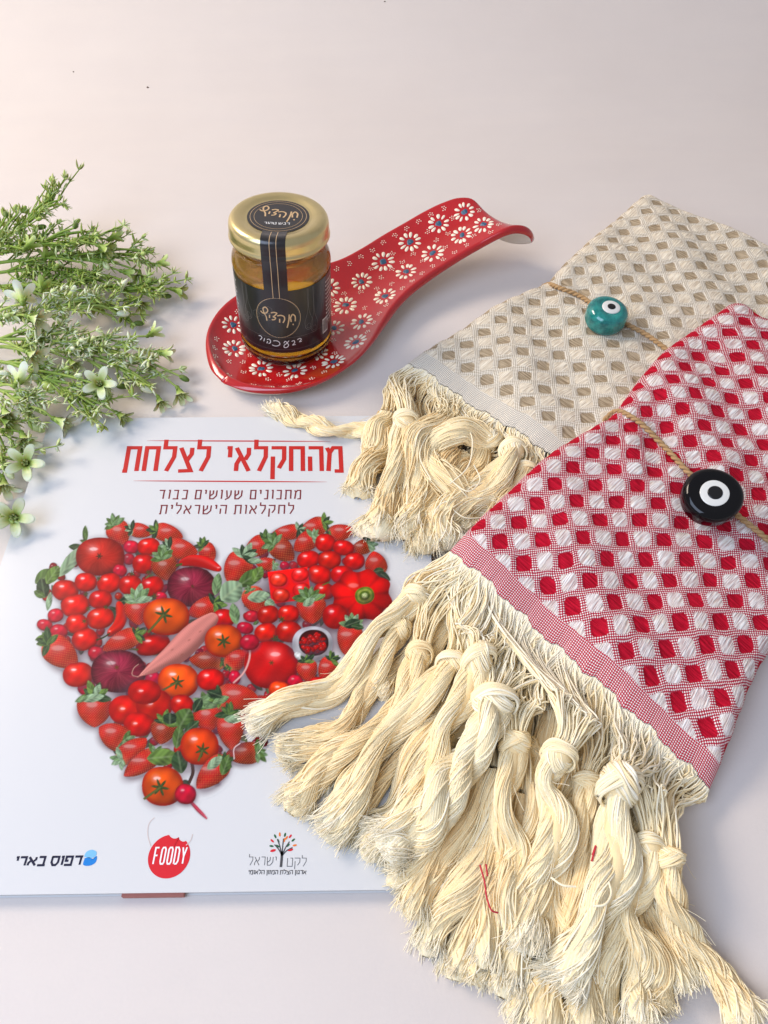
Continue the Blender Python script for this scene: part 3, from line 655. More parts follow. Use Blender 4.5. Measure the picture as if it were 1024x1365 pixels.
CC = C.reshape(-1, 3)[used]; bgc = np.array([0.65, 0.655, 0.66]); CC = np.clip(CC / bgc, 0, 1.5) ** 1.32 * bgc; g_ = CC.mean(axis=1, keepdims=True); CC = np.clip(g_ + (CC - g_) * 1.12, 0, 1); CC = np.where(g_ > .62, np.clip(C.reshape(-1, 3)[used], 0, 1), CC)
bpart('printed_heart', Vall, inv.reshape(-1, 4).astype(np.int32), M_PRINT, colors=CC)


# ------------------------------------------------------------------ kitchen towels
CELL = 0.0137
def make_towel(name, label, mat, Lp, Rp, th, zl, zr, twine_t, hem_drop, seed, pinch=.0035, rise=.03):
    """Lp, Rp: world points (x,y) along the two long edges from the fringed end; th: thickness; zl, zr: height of the top at either edge"""
    root = thing(name, label, 'towel', (Lp[0][0], Lp[0][1], 0), 'woven towels tied with twine')
    n = 330; r0 = np.random.default_rng(seed)
    Lc = catmull([(p[0], p[1], 0) for p in Lp], n); Rc = catmull([(p[0], p[1], 0) for p in Rp], n)
    Wd = np.linalg.norm(Rc[0] - Lc[0]); LL = np.linalg.norm(np.diff(Lc, axis=0), axis=1).sum()
    r = th / 2
    # cross profile: distance from the left edge, height over the bottom, arc length
    na = 14; a = np.linspace(-.35 * math.pi, math.pi / 2, na)
    left = np.stack([r - r * np.cos(a), r + r * np.sin(a)], 1); right = np.stack([Wd - (r - r * np.cos(a)), r + r * np.sin(a)], 1)[::-1]
    mid = np.stack([np.linspace(r, Wd - r, 182), np.full(182, th)], 1)[1:-1]
    pr = np.concatenate([left, mid, right]); arc = np.concatenate([[0], np.cumsum(np.linalg.norm(np.diff(pr, axis=0), axis=1))])
    m = len(pr)
    t = np.linspace(0, 1, n)[:, None]; s = t * LL
    f = (pr[:, 0] / Wd)[None]
    X = Lc[:, None, :] * (1 - f[..., None]) + Rc[:, None, :] * f[..., None]
    pin = np.exp(-((s - twine_t * LL) / .010) ** 2); pinw = np.exp(-((s - twine_t * LL) / .022) ** 2)
    inward = (Rc - Lc) / Wd
    side = np.where(f < .5, 1, -1) * np.abs(2 * f - 1) ** 3
    X = X + inward[:, None, :] * (side * pinw * pinch)[..., None]
    frac = (pr[:, 1] / th)[None]
    ztop = zl * (1 - f) + zr * f + .0025 * (1 - (2 * f - 1) ** 2)
    dropf = np.clip(1 - s / rise, 0, 1) ** 1.7; ztop = ztop - hem_drop * dropf
    thk = th * (1 - .72 * dropf)
    endf = np.clip((s - (LL - r)) / r, 0, 1); endr = np.sqrt(np.clip(1 - endf ** 2, 0, 1)); 
    ztop = ztop - pin * .0022 * (.35 + .65 * np.abs(2 * f - 1) ** 2) 
    bump = .0012 * np.sin(f * 7 + s * 31 + seed) * np.sin(s * 53 + f * 3) + .0008 * np.sin(s * 120 + f * 11)
    bump = bump + .0007 * np.exp(-((s - twine_t * LL) / .028) ** 2) * np.sin(f * 34 + 3 * np.sin(s * 60) + seed) + .0007 * np.sin(f * 15 - s * 70) * np.sin(s * 24 + 1)
    Z = ztop + bump * frac - thk * (1 - frac) - (1 - endr) * thk * frac * .9
    u = arc[None] / CELL + 0 * t; w = s / CELL + 0 * f
    # waffle relief: the cells sink between ridges, the floats swell
    wq = w - 0.18; A = u + wq; B = u - wq; fa = np.abs(A - np.round(A)); fb = np.abs(B - np.round(B)); e = np.maximum(fa, fb)
    par = (np.round(A) + np.round(B)) % 2
    hem = np.clip((w - .6) * 3, 0, 1)
    cell = np.clip((.42 - e) / .16, 0, 1)
    rel = 1.5 * (.00030 * np.clip(1 - np.abs(e - .43) / .09, 0, 1) + cell * np.where(par > .5, .00038, -.00030)) * hem
    V = X.copy(); V[..., 2] = Z + rel * np.clip(frac, 0, 1)
    sidev = -np.where(f < .5, 1, -1) * (1 - frac) * rel; V[..., :2] += inward[:, None, :2] * sidev[..., None]
    # the knots pull the fringed edge into shallow scallops
    ldir = (Lc[4] - Lc[0]) / np.linalg.norm(Lc[4] - Lc[0]); sc = .0009 * np.sin(f * 40 + seed) + .0006 * np.sin(f * 93 + 2 * seed) + .0003 * np.sin(f * 260)
    V += ldir[None, None] * (sc * np.exp(-s / .006))[..., None] * frac[..., None]
    idx = np.arange(n * m).reshape(n, m)
    F = np.stack([idx[:-1, :-1], idx[:-1, 1:], idx[1:, 1:], idx[1:, :-1]], -1).reshape(-1, 4)
    uv = np.stack([u, w + 0 * u], -1).reshape(-1, 2)
    # inner layers of the folded pack, a little inside
    o = link('woven_cloth', mesh('woven_cloth', V.reshape(-1, 3), F, mat, uv=uv), root)
    K = 24
    for j, (ins, dz) in enumerate(((.006, .45), (.004, .8))):
        ff = np.linspace(ins / Wd, 1 - ins / Wd, K)[None]; tt = slice(6 + 4 * j, n, 12); S_ = s[tt]
        Xi = Lc[tt, None, :] * (1 - ff[..., None]) + Rc[tt, None, :] * ff[..., None]
        zi = (zl * (1 - ff) + zr * ff) - hem_drop * np.clip(1 - S_ / rise, 0, 1) ** 1.7 - th * dz * (1 - .7 * np.clip(1 - S_ / rise, 0, 1) ** 1.7)
        Vi = np.concatenate([Xi[..., :2], zi[..., None]], -1); a_, b_ = Vi.shape[:2]; ii = np.arange(a_ * b_).reshape(a_, b_)
        uvi = np.stack([ff * Wd / CELL + 0 * S_, S_ / CELL + 0 * ff], -1).reshape(-1, 2)
        link('folded_layer', mesh('folded_layer', Vi.reshape(-1, 3), np.stack([ii[:-1, :-1], ii[:-1, 1:], ii[1:, 1:], ii[1:, :-1]], -1).reshape(-1, 4), mat, uv=uvi), root)
    return root, V, (n, m)
def tw(px, py, z): p = P(px, py, z); return (p.x, p.y)

def grow(L0, L1, n=1): return None
# beige towel (lies lowest)
bz = .018
bL = [tw(543, 482, .012), tw(633, 428, .012), tw(722, 374, .012), tw(795, 315, .012), tw(858, 263, .012)]
dU = np.array([.70, -.714]); Wb = .134
bR = [(p[0] + dU[0] * Wb, p[1] + dU[1] * Wb) for p in bL]
beige, bV, _ = make_towel('kitchen_towel', 'beige and cream waffle weave towel tied with twine and a teal bead', M_BEIGE, bL, bR, .015, bz, bz, .47, .006, 3)
# red towel (its left side lies on the beige one)
rL = [tw(598, 741, .020), tw(716, 626, .023), tw(812, 549, .024), tw(887, 470, .025), tw(980, 403, .026)]
r0_ = tw(947, 1052, .009); r1_ = tw(1026, 868, .010)
eL = np.array(rL[-1]) - np.array(rL[0]); hemv = np.array(r0_) - np.array(rL[0])
rR = [r0_, r1_] ; endp = np.array(rL[-1]) + hemv * 1.02
d = endp - np.array(r1_); rR += [tuple(np.array(r1_) + d * k) for k in (.33, .66, 1)]
red, rV, _ = make_towel('kitchen_towel', 'red and white waffle weave towel tied with twine and a black bead', M_RED, rL, rR, .014, .032, .017, .47, .007, 8)
red_dU = hemv / np.linalg.norm(hemv)

# ------------------------------------------------------------------ tassels
def bundle(pts, R, nst, seed, plies=2, twist=1.0, srad=.00036, fray=.2, flare=1.7, head=None, tone=.55, wav=.0006, flat_=.8, M=46, tip_len=1.0):
    """pts: world points of the rope; head: optional (k,3) start points of the strands on the hem"""
    r0 = np.random.default_rng(seed); c = catmull(pts, M); t = np.linspace(0, 1, M)
    L = np.linalg.norm(np.diff(c, axis=0), axis=1).sum()
    T = np.gradient(c, axis=0); T /= np.linalg.norm(T, axis=1, keepdims=True) + 1e-9
    A = np.cross(T, [0, 0, 1.0]); A /= np.linalg.norm(A, axis=1, keepdims=True) + 1e-9; B = np.cross(A, T)
    env = R * (1 + (flare - 1) * np.clip((t - (1 - fray)) / fray, 0, 1) ** 1.3) * (.82 + .18 * np.clip(t / .12, 0, 1)) * (1 + .10 * np.sin(t * 9 + seed))
    out = []; rad = []; tint = []
    for i in range(nst):
        p = i % plies; k = i // plies
        ph = 2 * math.pi * p / plies + twist * 2 * math.pi * t + seed
        off = .50 if plies > 1 else 0
        rr = math.sqrt(r0.uniform(.7, 1.08)); q = 2 * math.pi * r0.random() - 2.2 * twist * 2 * math.pi * t * (.5 if plies > 1 else .35)
        loose = np.clip((t - .55) / .45, 0, 1)
        ow = off * (1 - .55 * loose); iw = rr * ((.54 if plies > 1 else 1.0) * (1 - loose) + .85 * loose)
        a = ow * np.cos(ph) + iw * np.cos(q); b = ow * np.sin(ph) + iw * np.sin(q)
        w1, w2 = r0.uniform(0, 6.28, 2); fq = r0.uniform(9, 20)
        wob = wav * (.25 + 1.6 * t ** 2); a = a * env + wob * np.sin(fq * t + w1); b = b * env * flat_ + wob * np.sin(fq * 1.3 * t + w2)
        end = 1 - r0.uniform(0, .13) * fray * 3
        te = t * end; ce = np.stack([np.interp(te, t, c[:, j]) for j in range(3)], 1)
        Ae = np.stack([np.interp(te, t, A[:, j]) for j in range(3)], 1); Be = np.stack([np.interp(te, t, B[:, j]) for j in range(3)], 1)
        path = ce + Ae * np.interp(te, t, a)[:, None] + Be * np.interp(te, t, b)[:, None]
        if head is not None:
            h0 = head[r0.integers(len(head))] if nst > len(head) else head[i * len(head) // nst]
            path = np.concatenate([[h0], path])
        out.append(path if head is None else path); rad.append(srad * r0.uniform(.8, 1.15)); tint.append(np.clip(tone + r0.normal(0, .14), .02, 1))
    P_ = np.array(out); M2 = P_.shape[1]; tt = np.linspace(0, 1, M2)
    Rr = np.array(rad)[:, None] * np.where(tt > .9, 1 - (tt - .9) * 3.5, 1)[None]
    Ti = np.clip(np.array(tint)[:, None] + .38 * np.clip((tt - .78) / .22, 0, 1)[None] ** 1.5, 0, 1)
    P_[..., 2] = np.maximum(P_[..., 2], .0004)
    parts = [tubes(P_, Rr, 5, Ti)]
    # frizz: fine fibres at the cut end
    nf = nst * 4; base = P_[r0.integers(0, nst, nf)][:, -5:, :]; k = base.shape[1]; tl = np.linspace(0, 1, k)[None, :, None]
    dirs = r0.normal(0, 1, (nf, 1, 3)) * np.array([1, 1, .5]); F_ = base + dirs * tl ** 1.3 * R * .26; F_[..., 2] = np.maximum(F_[..., 2], .0003)
    parts.append(tubes(F_, .00013 * np.ones((nf, k)), 3, np.clip(tone + .45, 0, 1)))
    # flyaway hairs along the rope
    nh = 46; ih = r0.integers(0, nst, nh); jh = r0.integers(2, M2 - 10, nh); hb_ = np.stack([P_[a_, b_:b_ + 9] for a_, b_ in zip(ih, jh)]); hd_ = r0.normal(0, 1, (nh, 1, 3)); hd_[..., 2] = np.abs(hd_[..., 2])
    H_ = hb_ + hd_ * (np.linspace(0, 1, 9)[None, :, None] ** 1.4) * .0022; H_[..., 2] = np.maximum(H_[..., 2], .0003); parts.append(tubes(H_, .00009 * np.ones((nh, 9)), 3, np.clip(tone + .3, 0, 1)))
    # the inner strands of each ply: one ridged tube per ply, ridges as wide as a strand
    for p in range(plies):
        ph = 2 * math.pi * p / plies + twist * 2 * math.pi * t + seed; loose = np.clip((t - .55) / .45, 0, 1)
        off = (.50 if plies > 1 else 0) * (1 - .55 * loose)
        cc = c + A * (off * np.cos(ph) * env)[:, None] + B * (off * np.sin(ph) * env * flat_)[:, None]
        rc = env * ((.52 if plies > 1 else .92) * (1 - loose) + .80 * loose) * np.where(t < .93, 1, np.clip(1 - (t - .93) / .07, .05, 1) ** .5)
        K = 90; thk = np.arange(K) * 2 * math.pi / K; nr = max(8, int(round(2 * math.pi * rc[4] / (2.3 * srad)))); nr = min(nr, 30)
        q0 = -2.2 * twist * 2 * math.pi * t * (.5 if plies > 1 else .35)
        wgl = .5 * np.sin(t * 7 + seed) + .3 * np.sin(t * 17 + p)
        rid = np.cos(nr * (thk[None] - q0[:, None] - wgl[:, None] * .6) + 1.5 * np.sin(3 * thk)[None])
        rr = rc[:, None] * (1 + .085 * rid + .05 * np.sin(2 * thk[None] + 9 * t[:, None] + seed))
        Vc = cc[:, None, :] + rr[..., None] * (np.cos(thk)[None, :, None] * A[:, None, :] + np.sin(thk)[None, :, None] * B[:, None, :] * flat_)
        Vc[..., 2] = np.maximum(Vc[..., 2], .0003); ii = np.arange(M * K).reshape(M, K); jj = np.roll(ii, -1, axis=1)
        Fc = np.stack([ii[:-1], jj[:-1], jj[1:], ii[1:]], -1).reshape(-1, 4)
        tn = np.clip(tone - .12 + .16 * rid + .08 * np.sin(5 * thk + p)[None] + .3 * np.clip((t - .78) / .22, 0, 1)[:, None], 0, 1)  # grooves tinted darker than ridges: strand shading put into the colour
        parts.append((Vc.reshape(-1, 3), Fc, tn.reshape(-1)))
    ce = c.copy(); er = env * .75 * np.where(t < 1 - fray * .7, .62, .62 * np.clip(1 - (t - (1 - fray * .7)) / (fray * .6), .05, 1))
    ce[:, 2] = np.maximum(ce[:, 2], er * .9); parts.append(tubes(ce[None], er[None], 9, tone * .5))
    return join(parts)
def knot(c, d, R, seed, tone=.6):
    """a tied knot: two crossing wraps of strands round a core; d = direction of the rope"""
    r0 = np.random.default_rng(seed); d = Vector(d).normalized(); parts = []
    c = np.array(c); n = 30; th = np.linspace(0, 2 * math.pi, n)
    for g, (tilt, cnt, wide, scale) in enumerate(((.75, 17, .85, 1.0), (-.55, 11, .42, 1.14))):
        q = Vector((0, 0, 1)).rotation_difference(d); ax = d.orthogonal().normalized(); ax.rotate(Matrix.Rotation(r0.uniform(0, .6) + 1.2, 3, d))
        rt = Matrix.Rotation(tilt, 3, ax)
        for i in range(cnt):
            s = (i / (cnt - 1) * 2 - 1) * wide + r0.normal(0, .015); rr = math.sqrt(max(.08, 1 - s * s * .8)) * scale * (1 + r0.normal(0, .02))
            loc = np.stack([np.cos(th) * rr * (1 + .1 * np.sin(th * 2 + seed)), np.sin(th) * rr * .9, s * .95 + .30 * np.sin(th + g * 2 + seed * .3) + .05 * np.sin(3 * th + i)], 1) * R
            m = np.array(rt @ q.to_matrix()); loc = loc @ m.T
            parts.append(tubes((c + loc)[None], np.full((1, n), R * .075 * r0.uniform(.85, 1.2)), 5, np.clip(tone + r0.normal(0, .13), 0, 1)))
    Vc, Fc = ellipsoid(c, (R * .93, R * .93, R * .98), d, 14, 9)
    parts.append((Vc, np.array(Fc), np.full(len(Vc), tone * .5)))
    return join(parts)
def hemline(V, f0, f1, k, tuck=0.0, drop=.0006):
    """k points along the fringed edge of a towel between fractions f0 and f1"""
    m = V.shape[1]; f = np.linspace(f0, f1, k) * (m - 1); i = np.clip(f.astype(int), 0, m - 2); g = (f - i)[:, None]
    p = V[0][i] * (1 - g) + V[0][i + 1] * g; p = p.copy(); p[:, 2] -= drop; return p
def tassel(root, V, hem, pts, R, seed, nst=44, Rk=None, plies=2, twist=.8, fray=.22, flare=1.8, tone=.55, kn=True, hem_n=34, sag=.004, wav=.0007, srad=.00032, via=None):
    """hem: (f0, f1) of the hem it grows from; pts: [(px, py, z), ...], the first being its knot"""
    W_ = [np.array(P(*p)) for p in pts]; r0 = np.random.default_rng(seed); R *= 1.12
    # the cotton is crimped: the rope wanders from side to side between its points
    cw = catmull(W_, 26); tw_ = np.gradient(cw, axis=0); tw_ /= np.linalg.norm(tw_, axis=1, keepdims=True) + 1e-9; sdw = np.cross(tw_, [0, 0, 1.0]); ss = np.linspace(0, 1, 26)
    amp = R * r0.uniform(.12, .42); w0_ = r0.uniform(.8, 1.9) * 2 * math.pi; p0_ = r0.uniform(0, 6)
    cw = cw + sdw * (amp * (np.sin(w0_ * ss + p0_) - math.sin(p0_) * (1 - ss)) * np.clip(ss * 4, 0, 1))[:, None]; cw[:, 2] += R * .35 * np.sin(w0_ * 1.2 * ss + 2 * p0_) * np.clip(ss * 4, 0, 1); cw[:, 2] = np.maximum(cw[:, 2], .0025)
    W_ = list(cw)
    parts = [bundle(W_, R, nst, seed, plies, twist, fray=fray, flare=flare, tone=tone, wav=wav, srad=srad)]
    d0 = W_[2] - W_[0]; d0 /= np.linalg.norm(d0)
    if hem:
        hp = hemline(V, hem[0], hem[1], hem_n); K = 16; t = np.linspace(0, 1, K)[None, :, None]
        end = W_[0] - d0 * R * .3
        a_ = np.array([-d0[1], d0[0], 0]); off = np.linspace(-1, 1, hem_n)[:, None] * a_ * R * .62 + np.array([0, 0, 1]) * r0.uniform(-.5, .6, (hem_n, 1)) * R
        inn = V[6].mean(axis=0) - V[0].mean(axis=0); out_ = -inn / np.linalg.norm(inn)
        e = end + off; ln = np.linalg.norm(e - hp, axis=1)[:, None, None]
        h = (2*t**3-3*t**2+1) * hp[:, None] + (t**3-2*t**2+t) * ln * (out_ * 1.0)[None, None] + (-2*t**3+3*t**2) * e[:, None] + (t**3-t**2) * ln * d0[None, None] * 1.0
        if via is not None:
            vp = np.array(P(*via)); sp = np.linspace(-1, 1, hem_n)[:, None] * a_ * R * 1.9 + r0.normal(0, .0006, (hem_n, 3)); g = np.exp(-((t - .55) / .22) ** 2); base = h.copy()
            h = base * (1 - g * .85) + (vp + sp)[:, None] * g * .85
        h[..., 2] -= sag * np.sin(math.pi * t[..., 0]) * r0.uniform(-.4, 1, (hem_n, 1)); h = h + .0009 * np.sin(t * r0.uniform(6, 18, (hem_n, 1, 1)) + r0.uniform(0, 6, (hem_n, 1, 3))) * np.sin(math.pi * t)
        hd = V[0][-1] - V[0][0]; hd /= np.linalg.norm(hd); sw = r0.choice([-1, 1]) * r0.uniform(.003, .007)
        h = h + (hd * sw)[None, None] * np.sin(math.pi * t) ** 1.5 * r0.uniform(.6, 1.2, (hem_n, 1, 1))
        h[..., 2] = np.maximum(h[..., 2], .0005)
        parts.append(tubes(h, srad * 1.1 * r0.uniform(.75, 1.1, (hem_n, 1)), 5, np.clip(tone + .12 + .26 * (1 - t[..., 0]) + r0.normal(0, .1, (hem_n, 1)), 0, 1)))
        # a second, lower sheet of strands to close the gaps
        h2 = h[::2] * .5 + h[1::2] * .5 if hem_n % 2 == 0 else h[:-1]; h2 = h2.copy(); h2[..., 2] -= .0008; h2[..., 2] = np.maximum(h2[..., 2], .0004)
        parts.append(tubes(h2, srad * 1.7 * np.ones((len(h2), 1)), 5, max(.05, tone - .08)))
    Vv, Ff, Tt = join(parts)
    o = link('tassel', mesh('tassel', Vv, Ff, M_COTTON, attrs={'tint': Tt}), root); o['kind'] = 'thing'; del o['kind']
    if kn:
        Vv, Ff, Tt = knot(W_[0], d0, (Rk or R * 1.12) * .90, seed + 5, min(1, tone + .08)); k_ = link('knot', mesh('knot', Vv, Ff, M_COTTON, attrs={'tint': Tt})); k_.parent = o; k_.matrix_parent_inverse = o.matrix_world.inverted()
        k_.matrix_parent_inverse = Matrix.Identity(4); 
        k_.matrix_basis = Matrix.Identity(4) if o.parent is None else Matrix.Translation((0, 0, 0))
    return o
# fractions along a hem: 0 = upper left corner, 1 = lower right corner
z1, z2, z3 = .017, .010, .005
REDT = [
 # hem, path [(px,py,z)], R
 ((.00, .10), [(556, 792, .018), (520, 838, .015), (468, 892, .012), (410, 936, .010), (330, 972, .008)], .0052, 1),
 ((.02, .10), [(533, 842, .013), (497, 905, .011), (455, 962, .010), (372, 1012, .008)], .0046, 2),
 ((.06, .16), [(559, 872, .016), (542, 920, .015), (500, 968, .013), (440, 1018, .011), (384, 1082, .008)], .0048, 3),
 ((.10, .20), [(601, 884, .017), (572, 912, .018), (536, 962, .016), (503, 1008, .014), (462, 1062, .011), (428, 1114, .008)], .0056, 4),
 ((.14, .30), [(638, 880, .023), (620, 925, .021), (585, 975, .018), (574, 1030, .015), (548, 1085, .012), (500, 1125, .009)], .0056, 5),
 ((.24, .40), [(659, 934, .024), (642, 975, .024), (622, 1022, .021), (585, 1066, .017), (548, 1118, .013), (515, 1150, .010)], .0068, 6),
 ((.30, .50), [(686, 990, .020), (684, 1038, .019), (672, 1095, .016), (690, 1150, .013), (684, 1205, .010), (694, 1262, .007)], .0050, 7),
 ((.16, .56), [(745, 1008, .025), (724, 1045, .022), (731, 1100, .018), (730, 1150, .014), (702, 1205, .011), (690, 1270, .008)], .0054, 8),
 ((.55, .72), [(784, 1040, .016), (772, 1085, .014), (764, 1130, .012), (752, 1190, .009), (762, 1250, .007), (772, 1310, .006)], .0042, 9),
 ((.66, .84), [(826, 1047, .024), (816, 1100, .022), (813, 1150, .019), (788, 1200, .015), (772, 1255, .012), (748, 1322, .009)], .0066, 10),
 ((.72, .90), [(866, 1126, .017), (852, 1175, .014), (838, 1235, .011), (850, 1300, .008), (862, 1372, .006)], .0046, 11),
 ((.86, .99), [(892, 1144, .017), (892, 1190, .014), (912, 1238, .010), (948, 1290, .007), (1000, 1372, .005)], .0046, 12),
]
for i, (h, pts, R, sd) in enumerate(REDT):
    tassel(red, rV, h, pts, R, sd * 13, nst=92, plies=(2, 2, 3)[i % 3], twist=.8 + .25 * (i % 3), fray=.16, flare=1.45, Rk=R * (1.22 if i in (4, 9) else 1.12), tone=(.62, .45, .42, .58, .60, .72, .55, .66, .45, .74, .6, .5)[i], hem_n=(44, 40, 40, 44, 56, 60, 60, 84, 44, 68, 54, 44)[i], via={4: (628, 838, .024), 5: (668, 880, .023), 7: (757, 930, .027), 6: (705, 948, .022), 10: (868, 1060, .020)}.get(i), sag=.006)
# lower tassels, of the folded layers underneath
LOW = [
 ((600, 830, .010), (560, 900, .007), (500, 990, .006), (420, 1050, .005)), ((610, 880, .010), (560, 960, .008), (500, 1040, .006), (455, 1125, .005)),
 ((628, 930, .011), (590, 1010, .009), (545, 1090, .007), (490, 1150, .005)), ((645, 960, .011), (620, 1050, .010), (570, 1130, .008), (515, 1172, .005)),
 ((640, 1000, .011), (625, 1080, .011), (590, 1150, .008), (560, 1200, .006), (548, 1226, .004)), ((660, 1030, .012), (650, 1100, .010), (618, 1180, .008), (584, 1236, .005), (570, 1276, .004)),
 ((680, 1040, .012), (660, 1130, .010), (640, 1200, .007), (612, 1262, .005), (604, 1306, .004)), ((700, 1060, .012), (690, 1140, .010), (664, 1210, .008), (640, 1270, .005), (626, 1310, .004)),
 ((730, 1070, .012), (712, 1160, .010), (702, 1230, .007), (676, 1290, .005), (665, 1330, .004)), ((765, 1080, .011), (745, 1170, .009), (728, 1250, .007), (712, 1320, .005), (700, 1378, .004)),
 ((800, 1090, .011), (780, 1180, .009), (770, 1270, .007), (772, 1378, .005)), ((830, 1110, .011), (818, 1200, .009), (806, 1290, .007), (812, 1380, .005)),
 ((850, 1110, .010), (858, 1180, .008), (884, 1240, .006), (905, 1290, .005), (915, 1322, .004)), ((840, 1130, .011), (842, 1210, .009), (868, 1280, .007), (880, 1350, .005)),
 ((620, 850, .014), (590, 930, .011), (552, 1010, .010), (530, 1090, .008), (478, 1112, .006)), ((706, 1000, .010), (700, 1100, .012), (655, 1170, .011), (652, 1240, .008), (640, 1290, .006)),
 ((790, 1120, .009), (760, 1200, .009), (738, 1290, .007), (722, 1380, .005)), ((760, 1040, .009), (735, 1110, .010), (705, 1180, .009), (690, 1270, .008), (690, 1320, .006)),
]
LOW += [((612, 800, .012), (575, 835, .010), (545, 880, .008), (500, 930, .006)), ((622, 820, .013), (612, 870, .011), (600, 930, .010), (570, 985, .008)), ((660, 870, .013), (655, 920, .011), (640, 980, .010), (615, 1050, .008)),
 ((700, 920, .013), (698, 975, .011), (700, 1040, .009), (690, 1100, .008)), ((735, 950, .012), (728, 1010, .010), (716, 1080, .008), (720, 1140, .007)), ((790, 985, .011), (786, 1040, .009), (792, 1110, .008), (785, 1170, .007)),
 ((850, 1030, .009), (852, 1090, .008), (850, 1150, .007), (858, 1210, .006)), ((885, 1060, .008), (880, 1120, .007), (878, 1180, .006), (890, 1230, .005))]
for i, pts in enumerate(LOW):
    f = min(.93, max(.03, (pts[0][0] - 600) / 290)); R = (.0040, .0046, .0050)[i % 3]
    tassel(red, rV, (max(.0, f - .05), min(1, f + .06)), pts, R, 401 + 7 * i, nst=56, plies=(2, 2, 1)[i % 3], twist=.4 + .3 * (i % 2), tone=(.50, .40, .55)[i % 3], fray=.16, flare=1.5, kn=i % 3 == 0, hem_n=24, sag=.008)
BT = [
 ((.00, .14), [(541, 561, .018), (533, 605, .015), (520, 650, .012), (503, 695, .008), (492, 722, .007)], .0062, 1, 1.3),
 ((.02, .09), [(516, 553, .012), (505, 585, .011), (492, 625, .010), (474, 662, .007)], .0060, 2, 1),
 ((.12, .30), [(585, 560, .015), (562, 590, .017), (556, 640, .014), (548, 690, .010), (545, 725, .007)], .0060, 3, 1),
 ((.30, .52), [(652, 587, .015), (612, 573, .019), (580, 592, .018), (588, 640, .015), (625, 668, .013), (655, 665, .010)], .0060, 4, .9),
 ((.45, .62), [(684, 602, .017), (668, 622, .019), (645, 645, .017), (612, 668, .014), (592, 700, .010), (600, 735, .006)], .0066, 5, 1),
 ((.55, .70), [(700, 628, .014), (690, 655, .013), (665, 690, .010), (640, 715, .007)], .0052, 6, 1),
 ((.15, .25), [(600, 600, .012), (575, 655, .011), (565, 700, .008), (568, 742, .005)], .0064, 7, 1),
 ((.08, .20), [(560, 585, .011), (530, 640, .009), (512, 685, .007), (515, 720, .006)], .0058, 8, 1),
 ((.30, .45), [(640, 600, .011), (640, 640, .010), (618, 690, .008), (590, 725, .005)], .0058, 9, 1),
 (None, [(505, 578, .010), (470, 571, .009), (430, 572, .008), (398, 560, .007), (362, 545, .004)], .0042, 10, 1),
]
BT += [((.38, .55), [(625, 610, .009), (605, 625, .009), (600, 650, .008), (610, 690, .007)], .0060, 11, 1), ((.5, .7), [(672, 625, .009), (662, 650, .009), (640, 680, .008), (615, 715, .006)], .0058, 12, 1), ((.6, .8), [(705, 640, .009), (690, 668, .008), (662, 700, .006)], .0052, 13, 1), ((.2, .35), [(590, 590, .010), (600, 625, .009), (590, 670, .008), (580, 710, .006)], .0060, 14, 1)]
for i, (h, pts, R, sd, kk) in enumerate(BT):
    tassel(beige, bV, h, pts, R, sd * 17 + 900, nst=76, plies=2 if i in (0, 4, 9) else 1, twist=(1.6 if i == 9 else .5), Rk=R * (.95 if i == 3 else 1.02), tone=(.60, .5, .52, .60, .62, .45, .38, .34, .36, .62, .4, .4, .4, .4)[i], wav=.0016 if i in (2, 3, 4, 5) else .0010, kn=i in (0, 3, 4, 5), fray=.25 if i != 9 else .15, flare=1.5 if i != 9 else 1.3, srad=.00033, hem_n=40 if i in (0, 2, 3) else 20)
# stray threads
def loose_thread(root, pts, r, mat, name='loose_thread', tone=.85):
    q = catmull([np.array(P(*p)) for p in pts], 40); V, F, T_ = tubes(q[None], np.full((1, 40), r), 6, tone); link(name, mesh(name, V, F, mat, attrs={'tint': T_}), root)
for pts in ([(640, 1153, .017), (646, 1175, .018), (650, 1200, .018), (656, 1214, .018), (664, 1217, .017)], [(648, 1152, .018), (650, 1168, .018)], [(790, 1140, .020), (794, 1128, .020), (789, 1148, .021)], [(610, 772, .020), (604, 768, .021), (596, 764, .020)]):
    loose_thread(red, pts, .00032, M_REDTHREAD, 'red_thread')
for pts in ([(790, 1208, .026), (806, 1206, .027), (815, 1192, .026), (812, 1176, .024)], [(735, 1170, .018), (750, 1180, .020), (768, 1182, .020)]): loose_thread(red, pts, .0004, M_COTTON)
for pts in ([(620, 560, .021), (630, 590, .025), (622, 625, .024), (600, 645, .022)], [(600, 640, .022), (625, 655, .023), (640, 640, .022), (632, 620, .022)], [(575, 570, .021), (560, 610, .022), (575, 640, .021)], [(590, 665, .019), (620, 690, .018), (645, 690, .015)]): loose_thread(beige, pts, .00035, M_COTTON)

